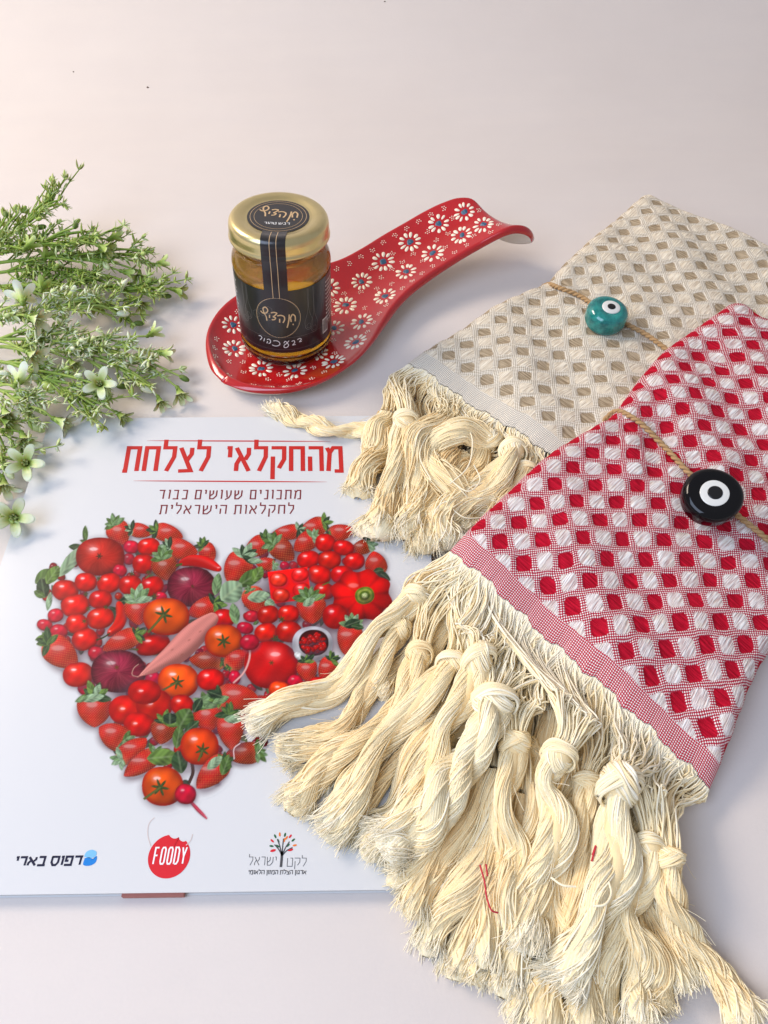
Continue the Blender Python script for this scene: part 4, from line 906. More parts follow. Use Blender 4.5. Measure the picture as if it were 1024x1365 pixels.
# ------------------------------------------------------------------ twine and beads
def on_top(V, px, py):
    qx_, qy_ = Qn(V); d = (qx_ - px) ** 2 + (qy_ - py) ** 2; i = np.unravel_index(np.argmin(d), d.shape); return V[i]
def twine(label, V, pix, tail, group='twine round the towels'):
    pts = []
    for k, p in enumerate(pix):
        w = on_top(V, *p).copy(); w[2] += .0010 + (.0009 if 0 < k < len(pix) - 1 else 0); pts.append(w)
    pts = [np.array(p) for p in tail[0]] + pts + [np.array(p) for p in tail[1]]
    q = catmull(pts, 260); T = np.gradient(q, axis=0); T /= np.linalg.norm(T, axis=1, keepdims=True)
    A = np.cross(T, [0, .1, 1.0]); A /= np.linalg.norm(A, axis=1, keepdims=True) + 1e-9; B = np.cross(A, T); L = np.linalg.norm(np.diff(q, axis=0), axis=1).sum()
    th = np.linspace(0, L / .0062 * 2 * math.pi, 260)[:, None]; r = .00066
    root = thing('twine', label, 'twine', tuple(q[130]), group); root.location = (0, 0, 0)
    for k in range(2):
        path = q + r * (np.cos(th + k * math.pi) * A + np.sin(th + k * math.pi) * B); Vv, Ff, Tt = tubes(path[None], np.full((1, 260), .00082), 7)
        link('ply', mesh('ply', Vv, Ff, M_TWINE), root)
    r0 = np.random.default_rng(5); i = r0.integers(3, 250, 70); st = q[i] + r0.normal(0, .0006, (70, 3)); dr = T[i] * .0016 + r0.normal(0, .0009, (70, 3)); tt = np.linspace(0, 1, 4)[None, :, None]
    Vv, Ff, Tt = tubes(st[:, None] + dr[:, None] * tt + 0 * tt, .00007 * np.ones((70, 4)), 3); f_ = link('twine_fuzz', mesh('twine_fuzz', Vv, Ff, M_TWINE), root); f_['kind'] = 'stuff'
    return q
bp = on_top(bV, 808, 424); rp = on_top(rV, 947, 668)
q_b = twine('twine that ties the beige towel, threaded through the teal bead', bV, [(726, 382), (745, 387), (770, 397), (800, 417), (832, 434), (858, 448), (886, 468), (930, 500)], ([P(716, 390, .002)], []))
q_r = twine('twine that ties the red towel, threaded through the black bead', rV, [(818, 550), (845, 562), (880, 594), (915, 632), (948, 663), (985, 694), (1010, 712), (1040, 738), (1078, 768), (1118, 800), (1150, 838)], ([P(806, 560, .020)], []))

M_TEAL = NT('teal_glass'); v = M_TEAL.coord(); M_TEAL.set(Base_Color=M_TEAL.mix(M_TEAL.ramp(M_TEAL.noise(v, 160, 4, .7), [(.35, (0, 0, 0)), (.65, (1, 1, 1))]), (0.0, .12, .12), (.02, .30, .26)), Roughness=.06, Coat_Weight=.5, Coat_Roughness=.02, Subsurface_Weight=.25, Subsurface_Scale=.004); M_TEAL = M_TEAL.m
M_BLACKG = simple('black_glass', (.002, .002, .003), .05, .1, 60, Specular_IOR_Level=.32)
M_EYEW = simple('white_glass', (.72, .72, .68), .12, .03, 100); M_EYEB = simple('pupil_glass', (.006, .006, .007), .08, .1, 100)
def bead(name, label, c, r, h, axis, mat, eye, eye_r, pup_r, dish, string, sharp=.42):
    """a pressed glass bead: rounded drum with an eye on its face"""
    root = thing(name, label, 'bead', tuple(c), 'eye beads on the twine')
    prof = []
    e = sharp * h
    for k in range(9): a = -math.pi / 2 + k * math.pi / 16; prof.append((r - e + e * math.cos(a), -h / 2 + e + e * math.sin(a)))
    for k in range(9): a = k * math.pi / 16; prof.append((r - e + e * math.cos(a), h / 2 - e + e * math.sin(a)))
    for k in range(1, 8): f = 1 - k / 7; prof.append(((r - e) * f + 1e-6 * 0, h / 2 - dish * (1 - f * f)))
    prof = [(1e-5, -h / 2)] + prof; V, F = lathe(prof, 56)
    th = np.arctan2(V[:, 1], V[:, 0]); V[:, :2] *= (1 + .018 * np.cos(2 * th + 1) + .012 * np.cos(3 * th))[:, None]
    q = Vector((0, 0, 1)).rotation_difference(Vector(axis).normalized()).to_matrix(); m = np.array(q)
    def add(nm, V, F, mt, par): 
        o = bpy.data.objects.new(nm, mesh(nm, np.asarray(V) @ m.T, F, mt)); COL.objects.link(o); o.parent = par; return o
    add('glass_body', V, F, mat, root)
    def disc(rad, z, hh, ex_, ey_, rot_=0):
        n = 36; V = []; F = []
        for j, (f, dz) in enumerate(((1.02, -.0004), (1, hh * .6), (.9, hh), (.5, hh * 1.1))):
            for k in range(n): a = 2 * math.pi * k / n; V.append((ex_ + rad * f * math.cos(a), ey_ + rad * f * math.sin(a) * .97, z + dz))
        V.append((ex_, ey_, z + hh * 1.12)); 
        for j in range(3):
            for k in range(n): F.append((j * n + k, j * n + (k + 1) % n, (j + 1) * n + (k + 1) % n, (j + 1) * n + k))
        F += [(3 * n + k, 3 * n + (k + 1) % n, 4 * n) for k in range(n)]
        return V, F
    zf = h / 2 - dish
    w = add('white_ring', *disc(eye_r, zf + .0001, .0006, *eye), M_EYEW, root); add('pupil', *disc(pup_r, zf + .0007, .0004, *eye), M_EYEB, root)
    s_ = Vector(string).normalized(); q2 = Vector((0, 0, 1)).rotation_difference(s_)
    for sg in (-1, 1):      # the rim of the hole the twine runs through
        V, F = lathe([(.0011, 0), (.0013, .0006), (.0020, .0006), (.0025, 0), (.0026, -.001)], 20); V = np.array([tuple(q2.to_matrix() @ Vector(p)) for p in V * np.array([1, 1, sg])]) + np.array(s_) * sg * (r * .96)
        o = bpy.data.objects.new('hole_rim', mesh('hole_rim', V, F, mat)); COL.objects.link(o); o.parent = root
    return root
d = P(886, 468, .02) - P(770, 397, .02); bc_ = P(808, 421, .0268)
bead('eye_bead', 'teal glass bead with a white and black eye on the beige towel', bc_, .0113, .0135, (.04, -.12, 1), M_TEAL, (.0010, .0000), .0050, .0022, .0004, d, .36)
d = P(1010, 712, .03) - P(880, 594, .03); rc_ = P(948, 663, .0400)
bead('eye_bead', 'black glass bead with a white ringed eye on the red towel', rc_, .0124, .0115, (-.16, -.32, .90), M_BLACKG, (.0006, .0004), .0064, .0031, .0014, d, .30)


# ------------------------------------------------------------------ spoon rest
M_GLAZE = NT('red_glaze'); v = M_GLAZE.coord(); M_GLAZE.set(Base_Color=M_GLAZE.mix(M_GLAZE.noise(v, 60, 4), (.40, .006, .010), (.50, .012, .016)), Roughness=.16, Coat_Weight=.5, Coat_Roughness=.06); M_GLAZE.bump(M_GLAZE.noise(v, 120, 3), .12, .0004); M_GLAZE = M_GLAZE.m
M_BISQUE = simple('cream_ceramic', (.72, .64, .55), .45, .10, 150)
M_DAISY = simple('cream_slip', (.88, .78, .62), .30, .08, 400); M_BLUEDOT = simple('blue_slip', (.03, .10, .17), .3, .3, 400)
PAIRS = [  # left rim px, z ; right rim px, z   from the bowl's near end to the tip of the handle
 ((303, 499, .011), (306, 502, .011)), ((289, 485, .0115), (330, 511, .011)), ((280, 464, .012), (362, 516, .011)), ((279, 441, .012), (396, 515, .0115)),
 ((289, 419, .0125), (428, 506, .012)), ((306, 401, .013), (456, 491, .0125)), ((330, 386, .013), (478, 474, .013)), ((360, 374, .013), (495, 452, .013)), ((392, 364, .0135), (507, 431, .0135)),
 ((425, 355, .0145), (521, 409, .0145)), ((455, 346, .0165), (541, 387, .0165)), ((484, 331, .019), (567, 367, .019)), ((513, 313, .022), (594, 349, .022)), ((541, 297, .026), (618, 334, .026)),
 ((567, 282, .030), (639, 322, .030)), ((592, 270, .034), (657, 312, .034)), ((612, 264, .037), (673, 304, .037)), ((628, 265, .037), (687, 300, .037)), ((641, 276, .034), (699, 301, .035)), ((652, 290, .027), (708, 307, .030)), ((660, 303, .019), (710, 314, .025))]
Lw = catmull([np.array(P(*a)) for a, b in PAIRS], 120); Rw = catmull([np.array(P(*b)) for a, b in PAIRS], 120)
m = 49; v_ = np.linspace(-1, 1, m)[None, :, None]; tq = np.linspace(0, 1, 120)
top = Lw[:, None] * (1 - v_) / 2 + Rw[:, None] * (1 + v_) / 2
width = np.linalg.norm(Lw - Rw, axis=1)
dish = np.interp(tq, [0, .05, .16, .40, .52, .7, 1], [.0, .004, .0078, .0085, .006, .0035, .003])
vv = v_[0, :, 0]; bowlf = np.clip((.5 - tq) / .15, 0, 1)[:, None]
shape = bowlf * (1 - np.abs(vv) ** 3.2)[None] + (1 - bowlf) * (1 - vv ** 2)[None]
top[..., 2] -= dish[:, None] * shape
# thickness
e1 = np.gradient(top, axis=0); e2 = np.gradient(top, axis=1); N = np.cross(e2, e1); N /= np.linalg.norm(N, axis=2, keepdims=True) + 1e-12
N[..., :] *= np.sign(N[..., 2:3] + 1e-9); N[0] = N[3]; N[1] = N[3]; N[2] = N[3]
N = (N + [0, 0, .3]); N /= np.linalg.norm(N, axis=2, keepdims=True)
bot = top - N * .0048; bot[..., 2] = np.maximum(bot[..., 2], .0003)
cen = top.mean(axis=1, keepdims=True)
insx = (cen - bot) * np.array([1, 1, 0]); rim_in = np.clip((np.abs(vv) - .6) / .4, 0, 1)[None, :, None] ** 2
bot = bot + insx * .10 * rim_in * bowlf[..., None]
n = 120; it = np.arange(n * m).reshape(n, m); ib = it + n * m
sr = thing('spoon_rest', 'red ceramic spoon rest painted with cream daisies, its handle arched', 'spoon rest', (float(cen[30, 0, 0]), float(cen[30, 0, 1]), 0))
def world_child(name, me, parent):
    o = bpy.data.objects.new(name, me); COL.objects.link(o); o.parent = parent; o.matrix_parent_inverse = Matrix.LocRotScale(parent.location, parent.rotation_euler, None).inverted(); return o
# the border: outer loop rolled round with a half circle
loopt = np.concatenate([top[0, :, :], top[1:, -1, :], top[-1, -2::-1, :], top[-2:0:-1, 0, :]]); loopb = np.concatenate([bot[0, :, :], bot[1:, -1, :], bot[-1, -2::-1, :], bot[-2:0:-1, 0, :]])
c0 = loopt.mean(axis=0); nl = len(loopt); tan = np.roll(loopt, -1, axis=0) - np.roll(loopt, 1, axis=0); outw = np.cross(tan, [0, 0, 1.0]); outw /= np.linalg.norm(outw, axis=1, keepdims=True) + 1e-9
for k in range(6): outw = (np.roll(outw, 1, 0) + outw + np.roll(outw, -1, 0)); outw /= np.linalg.norm(outw, axis=1, keepdims=True) + 1e-9
if ((loopt + outw - c0) ** 2).sum() < ((loopt - outw - c0) ** 2).sum(): outw = -outw
rings = []; K = 8
for k in range(K + 1):
    a = math.pi * k / K; mid_ = (loopt + loopb) / 2; hf = (loopt - loopb) / 2
    rings.append(mid_ + hf * math.cos(a) + outw * .0017 * math.sin(a))
rings = np.array(rings); ir = np.arange((K + 1) * nl).reshape(K + 1, nl)
def quads(i, flip=False):
    q = np.stack([i[:-1, :-1], i[:-1, 1:], i[1:, 1:], i[1:, :-1]], -1).reshape(-1, 4); return q[:, ::-1] if flip else q
def wrapq(i): j = np.roll(i, -1, axis=1); return np.stack([i[:-1], j[:-1], j[1:], i[1:]], -1).reshape(-1, 4)
V = np.concatenate([top.reshape(-1, 3), rings[:8].reshape(-1, 3)]); F = np.concatenate([quads(it), wrapq(ir[:8]) + n * m])
body = mesh('glazed_dish', V, F.astype(np.int32), M_GLAZE)
bm_merge = 1
import bmesh
b = bmesh.new(); b.from_mesh(body); bmesh.ops.remove_doubles(b, verts=b.verts, dist=1e-6); bmesh.ops.recalc_face_normals(b, faces=b.faces); b.to_mesh(body); b.free()
world_child('glazed_dish', body, sr)
V = np.concatenate([bot.reshape(-1, 3), rings[7:].reshape(-1, 3)]); F = np.concatenate([quads(it, True), wrapq(ir[:K + 1 - 7]) + n * m])
und = mesh('unglazed_base', V, F.astype(np.int32), M_BISQUE); b = bmesh.new(); b.from_mesh(und); bmesh.ops.remove_doubles(b, verts=b.verts, dist=1e-6); bmesh.ops.recalc_face_normals(b, faces=b.faces); b.to_mesh(und); b.free()
world_child('unglazed_base', und, sr)
tx_, ty_ = Qn(top)
def surf(px, py):
    d = (tx_ - px) ** 2 + (ty_ - py) ** 2; i, j = np.unravel_index(np.argmin(d[2:-2, 1:-1]), d[2:-2, 1:-1].shape); i += 2; j += 1
    nrm = np.cross(top[i, j + 1] - top[i, j - 1], top[i + 1, j] - top[i - 1, j]); nrm /= np.linalg.norm(nrm); nrm *= np.sign(nrm[2] + .05)
    ax = top[i + 1, j] - top[i - 1, j]; ax -= nrm * (ax @ nrm); ax /= np.linalg.norm(ax)
    # a little step to the exact pixel
    return top[i, j], ax, np.cross(nrm, ax), nrm
tree_pts = top.reshape(-1, 3)
from mathutils.kdtree import KDTree
kd = KDTree(len(tree_pts)); [kd.insert(p, i) for i, p in enumerate(tree_pts)]; kd.balance()
Nn = np.cross(np.gradient(top, axis=1), np.gradient(top, axis=0)); Nn /= np.linalg.norm(Nn, axis=2, keepdims=True) + 1e-12; Nn *= np.sign(Nn[..., 2:3] + 1e-9); Nn = Nn.reshape(-1, 3)
def on_dish(p, h):
    q, i, d = kd.find(p); nrm = Nn[i]; p = np.array(p); return p - nrm * ((p - tree_pts[i]) @ nrm) + nrm * h
def drop(bag, c, ax, ay, l, w, hgt, uneven=.1):
    """a brushed drop of slip on the glaze: centre c, half length l along ax, half width w"""
    nk = 10; V = []
    for j, (f, z) in enumerate(((1.0, .00001), (.75, hgt * .8), (.0, hgt))):
        for k in range(nk if f else 1):
            a = 2 * math.pi * k / nk; s_ = (1 - .35 * math.cos(a)) if f else 1
            V.append(on_dish(c + ax * l * f * math.cos(a) + ay * w * f * math.sin(a) * (1.25 - .45 * (1 - math.cos(a)) / 1 * .5), z))
    F = [(k, (k + 1) % nk, nk + (k + 1) % nk, nk + k) for k in range(nk)] + [(nk + k, nk + (k + 1) % nk, 2 * nk) for k in range(nk)]
    bag.add(V, F)
FLW = [(311, 434), (312, 466), (349, 491), (394, 496), (444, 482), (473, 455), (482, 428), (462, 407), (513, 394), (541, 364), (483, 374), (512, 348), (577, 338), (547, 321), (614, 314), (585, 299), (619, 282), (645, 299), (446, 438), (440, 383), (330, 400), (345, 440), (400, 450), (420, 470), (372, 400)]
r0 = np.random.default_rng(3)
for i, (px, py) in enumerate(FLW):
    c, ax, ay, nn = surf(px, py); R = .0071 if py > 300 else .0067; R *= r0.uniform(.94, 1.06); o0 = r0.uniform(0, 6); npet = 11 if i % 3 else 10
    bag = Bag()
    for k in range(npet):
        a = o0 + 2 * math.pi * k / npet + r0.normal(0, .06); d1 = ax * math.cos(a) + ay * math.sin(a); d2 = np.cross(nn, d1); L_ = R * r0.uniform(.23, .29)
        drop(bag, c + d1 * (R - L_), d1, d2, L_, R * .135 * r0.uniform(.85, 1.2), .00035)
    fl_ = bag.build('painted_daisy', M_DAISY, None); fl_.parent = sr; fl_.matrix_parent_inverse = Matrix.Translation(sr.location).inverted()
    bag = Bag()
    for k in range(4): a = r0.uniform(0, 6); drop(bag, c + (ax * math.cos(a) + ay * math.sin(a)) * R * .11, ax, ay, R * .22, R * .19, .0003 + k * .00003)
    ce_ = bag.build('blue_centre', M_BLUEDOT, None); ce_.parent = fl_
    # dots between the daisies
bag = Bag(); cent = [surf(*p)[0] for p in FLW]
cand = []
for i in range(6, 114, 4):
    for j in range(4, m - 4, 5):
        p = top[i, j]; dmin = min(np.linalg.norm(p - c) for c in cent)
        if dmin > .0082 and all(np.linalg.norm(p - c) > .0068 for c in cand): cand.append(p)
for p in cand:
    q_, i, d = kd.find(p); nn = Nn[i]; ax = np.cross(nn, [0, 1, 0]); ax /= np.linalg.norm(ax); ay = np.cross(nn, ax); o0 = r0.uniform(0, 6)
    for k in range(6): a = o0 + k * 1.047; rr = .0014 if k else 0; drop(bag, p + (ax * math.cos(a) + ay * math.sin(a)) * rr, ax, ay, .0004, .00034, .0002)
d_ = bag.build('painted_dots', M_DAISY, None); d_.parent = sr; d_.matrix_parent_inverse = Matrix.Translation(sr.location).inverted(); d_['kind'] = 'stuff'


# ------------------------------------------------------------------ honey jar
def glassmat():
    t = NT('jar_glass'); t.set(Base_Color=(1, 1, 1), Roughness=.015, IOR=1.45); t.put(t.b.inputs['Transmission Weight'], 1.0); return t.m
M_GLASS = glassmat()
t = NT('honey'); v = t.coord(scale=(1, 1, .6)); t.set(Base_Color=t.mix(t.noise(v, 70, 3), (1.0, .50, .02), (1.0, .60, .06)), Roughness=.05, Transmission_Weight=.72, IOR=1.46)
M_HONEY = t.m
t = NT('gold_lid_metal'); v = t.coord(); t.set(Base_Color=t.mix(t.noise(v, 200, 3), (.66, .56, .27), (.74, .63, .34)), Metallic=1.0, Roughness=.30); t.bump(t.noise(v, 500, 3), .05, .0002); M_GOLD = t.m
M_LABEL = simple('black_label_paper', (.010, .010, .012), .30, .3, 300, Coat_Weight=.3, Coat_Roughness=.15)
M_GOLDINK = simple('gold_ink', (.62, .42, .22), .35, .15, 600); M_GREYINK = simple('grey_line_ink', (.16, .15, .14), .4, .2, 300); M_WINK = simple('white_label_ink', (.75, .74, .72), .4)
JC = P(383, 454, .0058); HJ = .071
jar = thing('honey_jar', 'small glass jar of amber honey with black label and gold lid on the spoon rest', 'jar', JC)
TILT = (math.radians(-2.8), math.radians(2.2), 0); jar.rotation_euler = TILT; jar.scale = (1, 1, 1.10)
def jp(name, V, F, mat, parent=None, smooth=True):
    o = bpy.data.objects.new(name, mesh(name, V, F, mat, smooth)); COL.objects.link(o); o.parent = parent or jar; return o
R0 = .0260
outer = [(1e-5, .0012), (.017, .0009), (.0215, .0002), (.0240, .0012), (.0253, .0038), (R0, .0068), (R0 - .0003, .0085), (R0 - .0003, .0470), (R0, .0485), (R0 - .0002, .0510), (.0243, .0545), (.0232, .0562), (.0228, .0575), (.0232, .0585), (.0232, .0600), (.0226, .0608), (.0226, .0660)]
oc = catmull([(a, 0, b) for a, b in outer], 70)[:, [0, 2]]
inner = [(.0208, .0660), (.0208, .0600), (.0214, .0560), (.0226, .0535), (.0236, .0505), (R0 - .0021, .0470), (R0 - .0021, .0085), (.0230, .0050), (.0205, .0036), (1e-5, .0034)]
ic = catmull([(a, 0, b) for a, b in inner], 50)[:, [0, 2]]
V, F = lathe(np.concatenate([oc, ic]), 96); jp('glass', V, F, M_GLASS)
hon = [(1e-5, .0033), (.0205, .0035), (.0231, .0049), (R0 - .0020, .0084), (R0 - .0020, .0470), (.0237, .0503), (.0229, .0535), (.0216, .0560), (.0210, .0580), (1e-5, .0581)]
V, F = lathe(np.array(hon)[::1], 96); jp('honey', V, F, M_HONEY)
# lid
RL = .0254
lid = [(.0168, .0700), (.0178, .0703), (.0196, .0708), (.0222, .0709), (.0238, .0703), (.0249, .0690), (RL, .0670), (RL + .0001, .0631), (RL + .0005, .0620), (RL + .0001, .0612), (RL - .0008, .0610), (RL - .0012, .0622), (RL - .0012, .0668), (.0232, .0688), (.0215, .0691), (.020, .0691)]
lc = catmull([(a, 0, b) for a, b in lid], 110)[:, [0, 2]]; lc = np.concatenate([[(1e-5, .0700), (.008, .0700)], lc, [(.0001, .0691)]])
V, F = lathe(lc, 96); ld = jp('lid', V, F, M_GOLD)
# things printed round the jar: x is the arc, y the height
FRONT = -math.pi / 2 - .03
def cyl(name, V2, F, mat, rad, z0, parent, lift=0.0):
    V = []
    for x, y in V2:
        a = FRONT + x / rad; V.append(((rad + lift) * math.cos(a), (rad + lift) * math.sin(a), z0 + y))
    return jp(name, V, F, mat, parent)
def subdivide(V2, F, mx=.002):
    """cut long strokes so that they follow the round of the glass"""
    out = []; Fo = []
    for f in F:
        a, b, c, d = (np.array(V2[i]) for i in f); k = max(1, int(np.linalg.norm(d - a) / mx)); n0 = len(out)
        for i in range(k + 1): out += [a + (d - a) * i / k, b + (c - b) * i / k]
        Fo += [(n0 + 2 * i, n0 + 2 * i + 1, n0 + 2 * i + 3, n0 + 2 * i + 2) for i in range(k)]
    return out, Fo
rl = R0 - .0003
nx_ = 80; W_ = rl * 2.35; LB, LT = .0106, .0462
V2 = []; F = []
for i in range(nx_ + 1):
    x = -W_ + 2 * W_ * i / nx_; V2 += [(x, LB), (x, LT)]
F = [(2 * i, 2 * i + 2, 2 * i + 3, 2 * i + 1) for i in range(nx_)]
lab = cyl('front_label', V2, F, M_LABEL, rl, 0, jar, .00012)
def stroke(pts, w, mat, par=lab, name='printed_line', smooth_=True, n=None, rad=rl, lift=.00022):
    q = catmull([(p[0], p[1], 0) for p in pts], n or max(8, len(pts) * 6))[:, :2] if smooth_ else pts
    v, f = ribbon(q, w); v, f = subdivide(v, f); return cyl(name, v, f, mat, rad, 0, par, lift)
# label picture coordinates: photograph zoom units -> metres on the label
zc = lambda x, y, cx=446, cy=905, k=.0000800: ((x - cx) * k, LB + .0206 - (y - cy) * k * .95)
def circ(cx, cy, r, n=48, ky=1.0): return [(cx + r * math.cos(a), cy + r * ky * math.sin(a)) for a in np.linspace(0, 2 * math.pi, n)]
SCRIPT = [[(330, 868), (345, 880), (372, 872), (382, 850), (368, 832), (352, 842), (352, 868), (366, 900), (370, 932)],
          [(392, 884), (389, 908)], [(402, 868), (424, 862), (440, 866), (428, 884), (416, 896), (430, 902), (424, 914), (404, 920)],
          [(442, 886), (468, 882), (486, 892), (488, 912), (476, 938)], [(456, 908), (454, 936)],
          [(520, 878), (516, 915), (508, 950), (500, 976)], [(530, 934), (526, 900)], [(526, 904), (543, 880), (554, 890), (557, 934)], [(540, 950), (543, 960)]]
for s_ in SCRIPT: stroke([zc(*p) for p in s_], .00065, M_GOLDINK, name='gold_script')
stroke([(p[0], p[1]) for p in circ(0, LB + .0206, .0118, ky=.95)], .00022, M_GOLDINK, smooth_=False); stroke(circ(0, LB + .0206, .0112), .00012, M_GREYINK, smooth_=False)
WH = [[(284, 1076), (298, 1072), (310, 1080), (304, 1094), (292, 1110)], [(332, 1082), (322, 1112)], [(350, 1088), (368, 1082), (376, 1092), (372, 1112), (360, 1120)], [(354, 1102), (346, 1122)],
      [(398, 1090), (420, 1086), (440, 1096), (444, 1114), (424, 1130), (402, 1132), (386, 1126)], [(474, 1104), (484, 1088), (498, 1102), (506, 1124), (490, 1142), (474, 1140), (474, 1124), (492, 1108), (512, 1084)],
      [(530, 1092), (548, 1088), (552, 1104), (536, 1124), (558, 1122)], [(572, 1084), (592, 1078), (602, 1086), (588, 1106), (606, 1104)]]
for s_ in WH: stroke([zc(x, y, k=.000074) for x, y in [(446 + (p[0] - 446) * 1.0, p[1] + 8) for p in s_]], .0004, M_WINK, name='white_script')
for y_ in (LB + .0092, LB + .0020): stroke([(-W_ * .85, y_), (W_ * .85, y_)], .00012, M_GREYINK, smooth_=False)
for (x_, yb, ln) in ((-.0175, .0105, 0), (-.0205, .0075, 1), (.0165, .0060, 0), (.0200, .0035, 1)):   # honey drops drawn in fine lines
    yb += LB + .008; rr = .0024
    stroke([(x_ - .0003, LT - .0008), (x_ - .0006, yb + 3.2 * rr), (x_ - rr, yb + rr * .6), (x_ - rr * .7, yb - rr * .6), (x_, yb - rr), (x_ + rr * .7, yb - rr * .6), (x_ + rr, yb + rr * .6), (x_ + .0006, yb + 3.2 * rr), (x_ + .0003, LT - .0008)], .00018, M_GREYINK, n=60)
    stroke(circ(x_, yb - .0001, rr * .55, 20), .00014, M_GREYINK, smooth_=False)
for (hx, hy) in ((-.0085, .0335), (-.0047, .0315), (-.0047, .0353), (-.0122, .0315)):
    stroke([(hx + .0021 * math.cos(a), hy + .0021 * math.sin(a)) for a in np.linspace(.52, .52 + 2 * math.pi, 7)], .00012, M_GREYINK, smooth_=False)
r0 = np.random.default_rng(9)
for sgn, xa_ in ((-1, -.0360), (1, .0300)):     # the small print at the sides of the label
    bag2V = []; bag2F = []
    for k in range(11):
        y_ = LT - .0035 - k * .0022; x_ = 0
        while x_ < .0075:
            l = r0.uniform(.0004, .0012); v_2, f2 = ribbon([(xa_ + x_, y_), (xa_ + x_ + l, y_)], .0007); n0 = len(bag2V); bag2V += v_2; bag2F += [tuple(i + n0 for i in q) for q in f2]; x_ += l + .0005
    cyl('small_print', bag2V, bag2F, M_WINK, rl, 0, lab, .00022)
V2, F2 = ribbon([(.0262, LB + .0085), (.0312, LB + .0085)], .0085); V2, F2 = subdivide(V2, F2); cyl('barcode_panel', V2, F2, M_WINK, rl, 0, lab, .00020)
bag2V = []; bag2F = []; x_ = .0266
while x_ < .0308:
    w = r0.uniform(.0001, .0003); v_2, f2 = ribbon([(x_, LB + .005), (x_, LB + .0122)], w); n0 = len(bag2V); bag2V += v_2; bag2F += [tuple(i + n0 for i in q) for q in f2]; x_ += w + .00022
cyl('barcode', bag2V, bag2F, M_LABEL, rl, 0, lab, .00026)
# seal: a disc on the lid and a strip down to the label
zt = .0700
def discm(name, r, z, mat, par, n=64):
    V = [(0, 0, z)] + [(r * math.cos(a), r * math.sin(a), z) for a in np.linspace(0, 2 * math.pi, n, endpoint=False)]; return jp(name, V, [(0, 1 + k, 1 + (k + 1) % n) for k in range(n)], mat, par)
seal = discm('lid_seal', .0156, zt + .00015, M_LABEL, ld)
def flatr(pts, w, mat, name='printed_line', smooth_=True, z=zt + .00024):
    q = catmull([(p[0], p[1], 0) for p in pts], max(8, len(pts) * 6))[:, :2] if smooth_ else pts
    v, f = ribbon(q, w); return jp(name, [(a[0], a[1], z) for a in v], f, mat, seal)
flatr(circ(0, 0, .0141, 64), .00022, M_GOLDINK, smooth_=False); flatr(circ(0, 0, .0121, 64), .00018, M_GOLDINK, smooth_=False)
for s_ in SCRIPT: flatr([((x - 446) * .0000850, .0020 - (y - 905) * .000100) for x, y in s_], .0008, M_GOLDINK, 'gold_script')
V, F, w = lettering('דבש טהור', .0017, 1.35, .3, .22); jp('white_lettering', [(p[0] - w / 2, p[1] - .0078, zt + .00024) for p in V], F, M_WINK, seal)
# the strip follows lid top, lid side, shoulder
path = [(.0150, zt + .00016), (.0180, .0706), (.0198, .07105), (.0224, .07112), (.0241, .07052), (.0252, .0692), (RL + .00018, .0672), (RL + .00028, .0632), (RL + .0006, .0620), (RL + .0004, .0606), (.0256, .0570), (.0258, .0530), (rl + .0004, .0480), (rl + .0003, .0425)]
pc = catmull([(a, 0, b) for a, b in path], 60)[:, [0, 2]]
def strip(name, x0, x1, mat, par, lift):
    V = []; F = []
    for k, (r_, z_) in enumerate(pc):
        for x in np.linspace(x0, x1, 7): a = FRONT + x / max(r_, .012); V.append(((r_ + lift) * math.cos(a), (r_ + lift) * math.sin(a), z_ + lift * .7))
    F = [(k * 7 + i, k * 7 + i + 1, (k + 1) * 7 + i + 1, (k + 1) * 7 + i) for k in range(len(pc) - 1) for i in range(6)]
    return jp(name, V, F, mat, par)
st = strip('seal_strip', -.0062, .0062, M_LABEL, jar, 0)
strip('printed_line', -.0018, -.0015, M_GOLDINK, st, .00008); strip('printed_line', .0015, .0018, M_GOLDINK, st, .00008)


